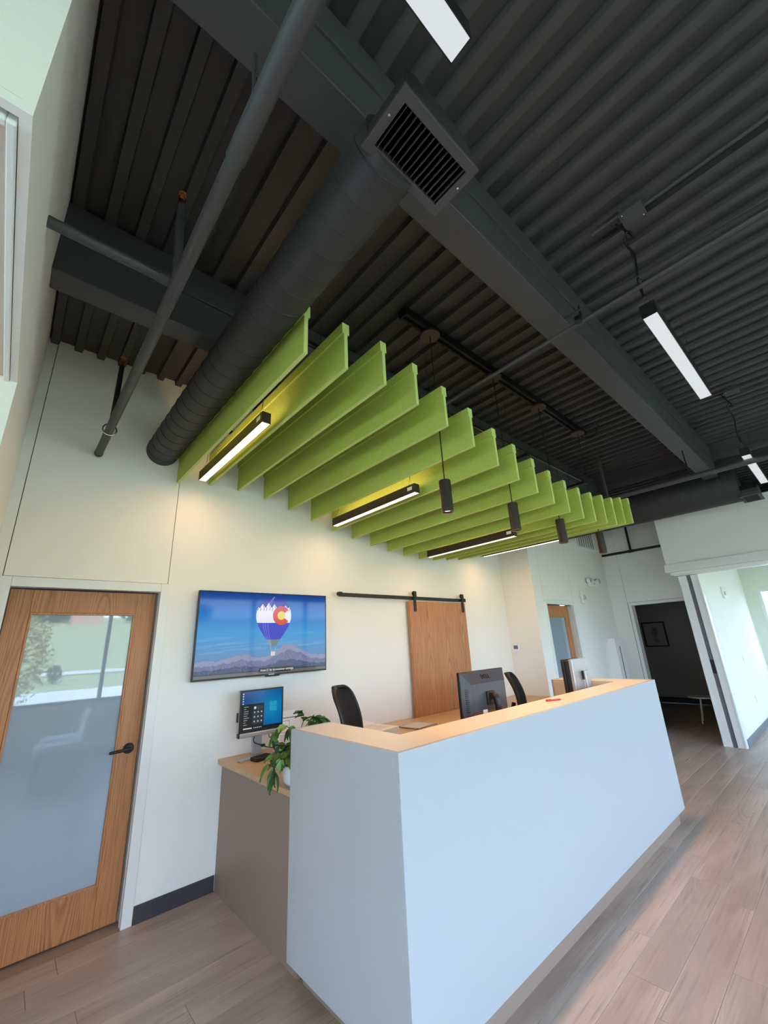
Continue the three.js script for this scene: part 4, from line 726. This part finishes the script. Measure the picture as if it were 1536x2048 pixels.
// ------------------------------------------------------------------ task chairs
function taskChair(label, [x, y, z], turn) {
  const t = thing('task_chair', label, 'chair', [x, 0, z], turn); // faces local +z; y: height of the back's top
  const Hb = 0.52, top = y, seatY = top - Hb - 0.10, nu = 16, nv = 24, front = [], shell = (off) => { const p = []; for (let j = 0; j <= nv; j++) for (let i = 0; i <= nu; i++) { const u = (i / nu) * 2 - 1, v = j / nv, e = v > 0.82 ? Math.sqrt(Math.max(0.02, 1 - ((v - 0.82) / 0.18) ** 2.4)) : 1, w = (0.43 - 0.05 * v) * (0.35 + 0.65 * e) * (v < 0.06 ? 0.9 + v * 1.6 : 1); p.push([u * w / 2, top - Hb + v * Hb, -0.16 - 0.10 * v * v + 0.075 * Math.sin(v * Math.PI * 0.9) * 0.6 + 0.05 * u * u + off]); } return p; };
  const solid = (a, b) => { const P = [...a, ...b], n = a.length, ix = [], s = nu + 1; for (let j = 0; j < nv; j++) for (let i = 0; i < nu; i++) { const k = j * s + i; ix.push(k, k + 1, k + s + 1, k, k + s + 1, k + s, n + k, n + k + s + 1, n + k + 1, n + k, n + k + s, n + k + s + 1); } const rim = []; for (let i = 0; i <= nu; i++) rim.push(i); for (let j = 1; j <= nv; j++) rim.push(j * s + nu); for (let i = nu - 1; i >= 0; i--) rim.push(nv * s + i); for (let j = nv - 1; j >= 1; j--) rim.push(j * s); rim.forEach((k, i) => { const m = rim[(i + 1) % rim.length]; ix.push(k, n + k, n + m, k, n + m, m); }); const g = new THREE.BufferGeometry(); g.setAttribute('position', new THREE.Float32BufferAttribute(P.flat(), 3)); g.setIndex(ix); g.computeVertexNormals(); return metric(g); };
  part('backrest', solid(shell(0.012), shell(-0.012)), M.blackMesh, t);
  const S = shell(0), s = nu + 1, rim = []; for (let j = 1; j <= nv; j++) rim.push(S[j * s]); for (let i = 1; i <= nu; i++) rim.push(S[nv * s + i]); for (let j = nv - 1; j >= 1; j--) rim.push(S[j * s + nu]);
  part('back_frame', tube(rim, 0.014, 90, 8), M.blackMetal, t);
  part('back_bracket', tube([[0, top - Hb + 0.2, -0.19], [0, top - Hb, -0.24], [0, seatY - 0.03, -0.2], [0, seatY - 0.05, -0.02]], 0.025, 30, 10), M.blackMetal, t);
  part('seat', bx(-0.25, seatY - 0.03, -0.22, 0.25, seatY + 0.05, 0.26, 0.04), M.blackMesh, t);
  for (const q of [-1, 1]) part('armrest', [tube([[q * 0.22, seatY - 0.02, 0], [q * 0.3, seatY, 0], [q * 0.3, seatY + 0.2, 0]], 0.016, 20, 8), bc(q * 0.3, seatY + 0.21, 0.03, 0.07, 0.025, 0.24, 0.012)], M.blackMetal, t);
  part('gas_column', [rod([0, 0.1, 0], [0, seatY - 0.03, 0], 0.025)], M.blackMetal, t); part('foot_ring', [new THREE.TorusGeometry(0.2, 0.011, 8, 40).rotateX(Math.PI / 2).translate(0, 0.28, 0), rod([-0.2, 0.28, 0], [0.2, 0.28, 0], 0.008)], M.chrome, t);
  for (let i = 0; i < 5; i++) { const a = i * Math.PI * 0.4 + 0.3, l = part('base_leg', rod([0, 0.11, 0], [0.28 * Math.cos(a), 0.075, 0.28 * Math.sin(a)], 0.024, 0.015), M.blackMetal, t); part('caster', new THREE.SphereGeometry(0.032, 14, 10).translate(0.28 * Math.cos(a), 0.032, 0.28 * Math.sin(a)), M.rubber, l); }
}
taskChair('black task chair with curved back, left of the sliding door', [2.19, 1.35, 0.90], 0.58);
taskChair('black task chair with curved back, right of the sliding door', [4.66, 1.26, 0.90], 0.40);

// ------------------------------------------------------------------ by the windows and outside (seen mirrored in the glazed door)
function loungeChair(label, [x, z], turn) {
  const t = thing('waiting_chair', label, 'chair', [x, 0, z], turn, 'pale waiting chairs by the windows'), up = std({ color: rgb(214, 214, 212), roughness: 0.8 });
  part('seat', bx(-0.27, 0.36, -0.26, 0.27, 0.46, 0.27, 0.035), up, t);
  part('backrest', bx(-0.26, 0.46, -0.30, 0.26, 0.86, -0.22, 0.03).rotateX(-0.08), up, t);
  for (const [a, b] of [[-1, -1], [1, -1], [-1, 1], [1, 1]]) part('leg', rod([a * 0.22, 0.37, b * 0.2], [a * 0.25, 0, b * 0.24], 0.014, 0.01), M.blackMetal, t);
}
loungeChair('pale waiting chair mirrored in the door glass, farther from the door', [0.98, 5.40], -Math.PI / 2);
loungeChair('pale waiting chair mirrored in the door glass, nearer the door', [0.86, 4.72], -Math.PI / 2);
{
  const lawn = structure('lawn'), g = new THREE.PlaneGeometry(160, 110, 60, 50).rotateX(-Math.PI / 2), p = g.attributes.position;
  for (let i = 0; i < p.count; i++) { const z = p.getZ(i) + 62, x = p.getX(i); const rise = Math.max(0, z - 16); p.setXYZ(i, x, -0.12 + 0.11 * rise + 0.25 * (fbm(x * 0.05 + 9, z * 0.05, 999, 999, 3, 4) - 0.5) * Math.min(1, rise / 6), z); }
  g.computeVertexNormals(); metric(g, 'z');
  const grass = dataTex(512, 512, (u, v) => mix([134, 138, 96], [172, 172, 130], fbm(u * 40, v * 40, 40, 40, 4, 71)), 0.12, 0.12);
  part('grass', g, std({ map: grass, roughness: 1 }), lawn);
  const path = structure('path'); const cm = std({ color: rgb(205, 202, 196), roughness: 0.9 });
  part('pavement', new THREE.BoxGeometry(100, 0.06, 2.3).rotateX(-0.1096).translate(10, 0.24, 18.9), cm, path);
  part('pavement', new THREE.BoxGeometry(40, 0.06, 0.9).rotateX(-0.1096).translate(21.5, 0.98, 25.6), cm, path);
  const bark = std({ color: rgb(96, 82, 66), roughness: 1 });
  const sprays = (n, rx, ry, cy, leaf, sd) => { // open crown of small leaf faces
    const pos = [], nor = []; for (let i = 0; i < n; i++) { const a = hash(i, 1, sd) * 6.283, b = Math.acos(2 * hash(i, 2, sd) - 1), k = Math.cbrt(0.15 + 0.85 * hash(i, 3, sd)) * (0.75 + 0.25 * hash(Math.floor(a * 3), Math.floor(b * 3), sd)), c = V(rx * k * Math.sin(b) * Math.cos(a), cy + ry * k * Math.cos(b), rx * k * Math.sin(b) * Math.sin(a)), u = V(hash(i, 4, sd) - 0.5, hash(i, 5, sd) - 0.5, hash(i, 6, sd) - 0.5).normalize().multiplyScalar(leaf), w = V(hash(i, 7, sd) - 0.5, hash(i, 8, sd) - 0.5, hash(i, 9, sd) - 0.5).cross(u).normalize().multiplyScalar(leaf * 0.5), q = w.clone().cross(u).normalize();
      for (const p of [c.clone().sub(u), c.clone().add(w), c.clone().add(u), c.clone().sub(u), c.clone().add(u), c.clone().sub(w)]) { pos.push(p.x, p.y, p.z); nor.push(q.x, q.y, q.z); } }
    const g = new THREE.BufferGeometry(); g.setAttribute('position', new THREE.Float32BufferAttribute(pos, 3)); g.setAttribute('normal', new THREE.Float32BufferAttribute(nor, 3)); return metric(g);
  };
  const pale = std({ color: rgb(158, 146, 92), roughness: 1, side: THREE.DoubleSide }), deep = std({ color: rgb(74, 88, 62), roughness: 1, side: THREE.DoubleSide });
  const t1 = thing('tree', 'pale yellow green tree outside, mirrored at the left of the door glass', 'tree', [0.42, -0.12, 12.6]);
  part('trunk', rod([0, 0, 0], [0, 2.2, 0], 0.06, 0.03), bark, t1); part('leaves', sprays(1700, 0.8, 1.5, 2.0, 0.06, 3), pale, t1).userData.kind = 'stuff';
  const t2 = thing('bush', 'small dark bush outside, mirrored in the door glass', 'bush', [2.05, 0.62, 22.8]);
  part('leaves', sprays(420, 0.34, 0.45, 0.45, 0.06, 4), deep, t2).userData.kind = 'stuff'; part('stem', rod([0, -0.2, 0], [0, 0.6, 0], 0.03), bark, t2);
  const says = ['dark tree on the slope, leftmost of the row mirrored in the door glass', 'dark tree on the slope, second of the row mirrored in the door glass', 'dark tree on the slope, third of the row, beside the pinkish house', 'dark tree on the slope, fourth of the row mirrored in the door glass', 'dark tree on the slope, last of the row mirrored in the door glass'];
  says.forEach((say, i) => { const t = thing('tree', say, 'tree', [-14 + i * 9.6 + (i > 2 ? 5 : 0), 8.0, 92]); part('leaves', sprays(900, 4.4, 2.3, 2.1, 0.42, 30 + i), deep, t).userData.kind = 'stuff'; part('trunk', rod([0, -0.8, 0], [0, 2.4, 0], 0.25, 0.12), bark, t); });
  const h = thing('house', 'pinkish house among the dark trees outside', 'house', [9.8, 7.2, 84]);
  part('wall', bx(-2.2, -0.5, -1.5, 2.2, 2.6, 1.5), std({ color: rgb(190, 150, 136), roughness: 0.9 }), h); part('roof', extrude([[-2.5, 2.6], [2.5, 2.6], [0, 3.7]], 3.4).translate(0, 0, -1.7), std({ color: rgb(110, 96, 90), roughness: 0.9 }), h);
}
renderer.render(scene, camera);
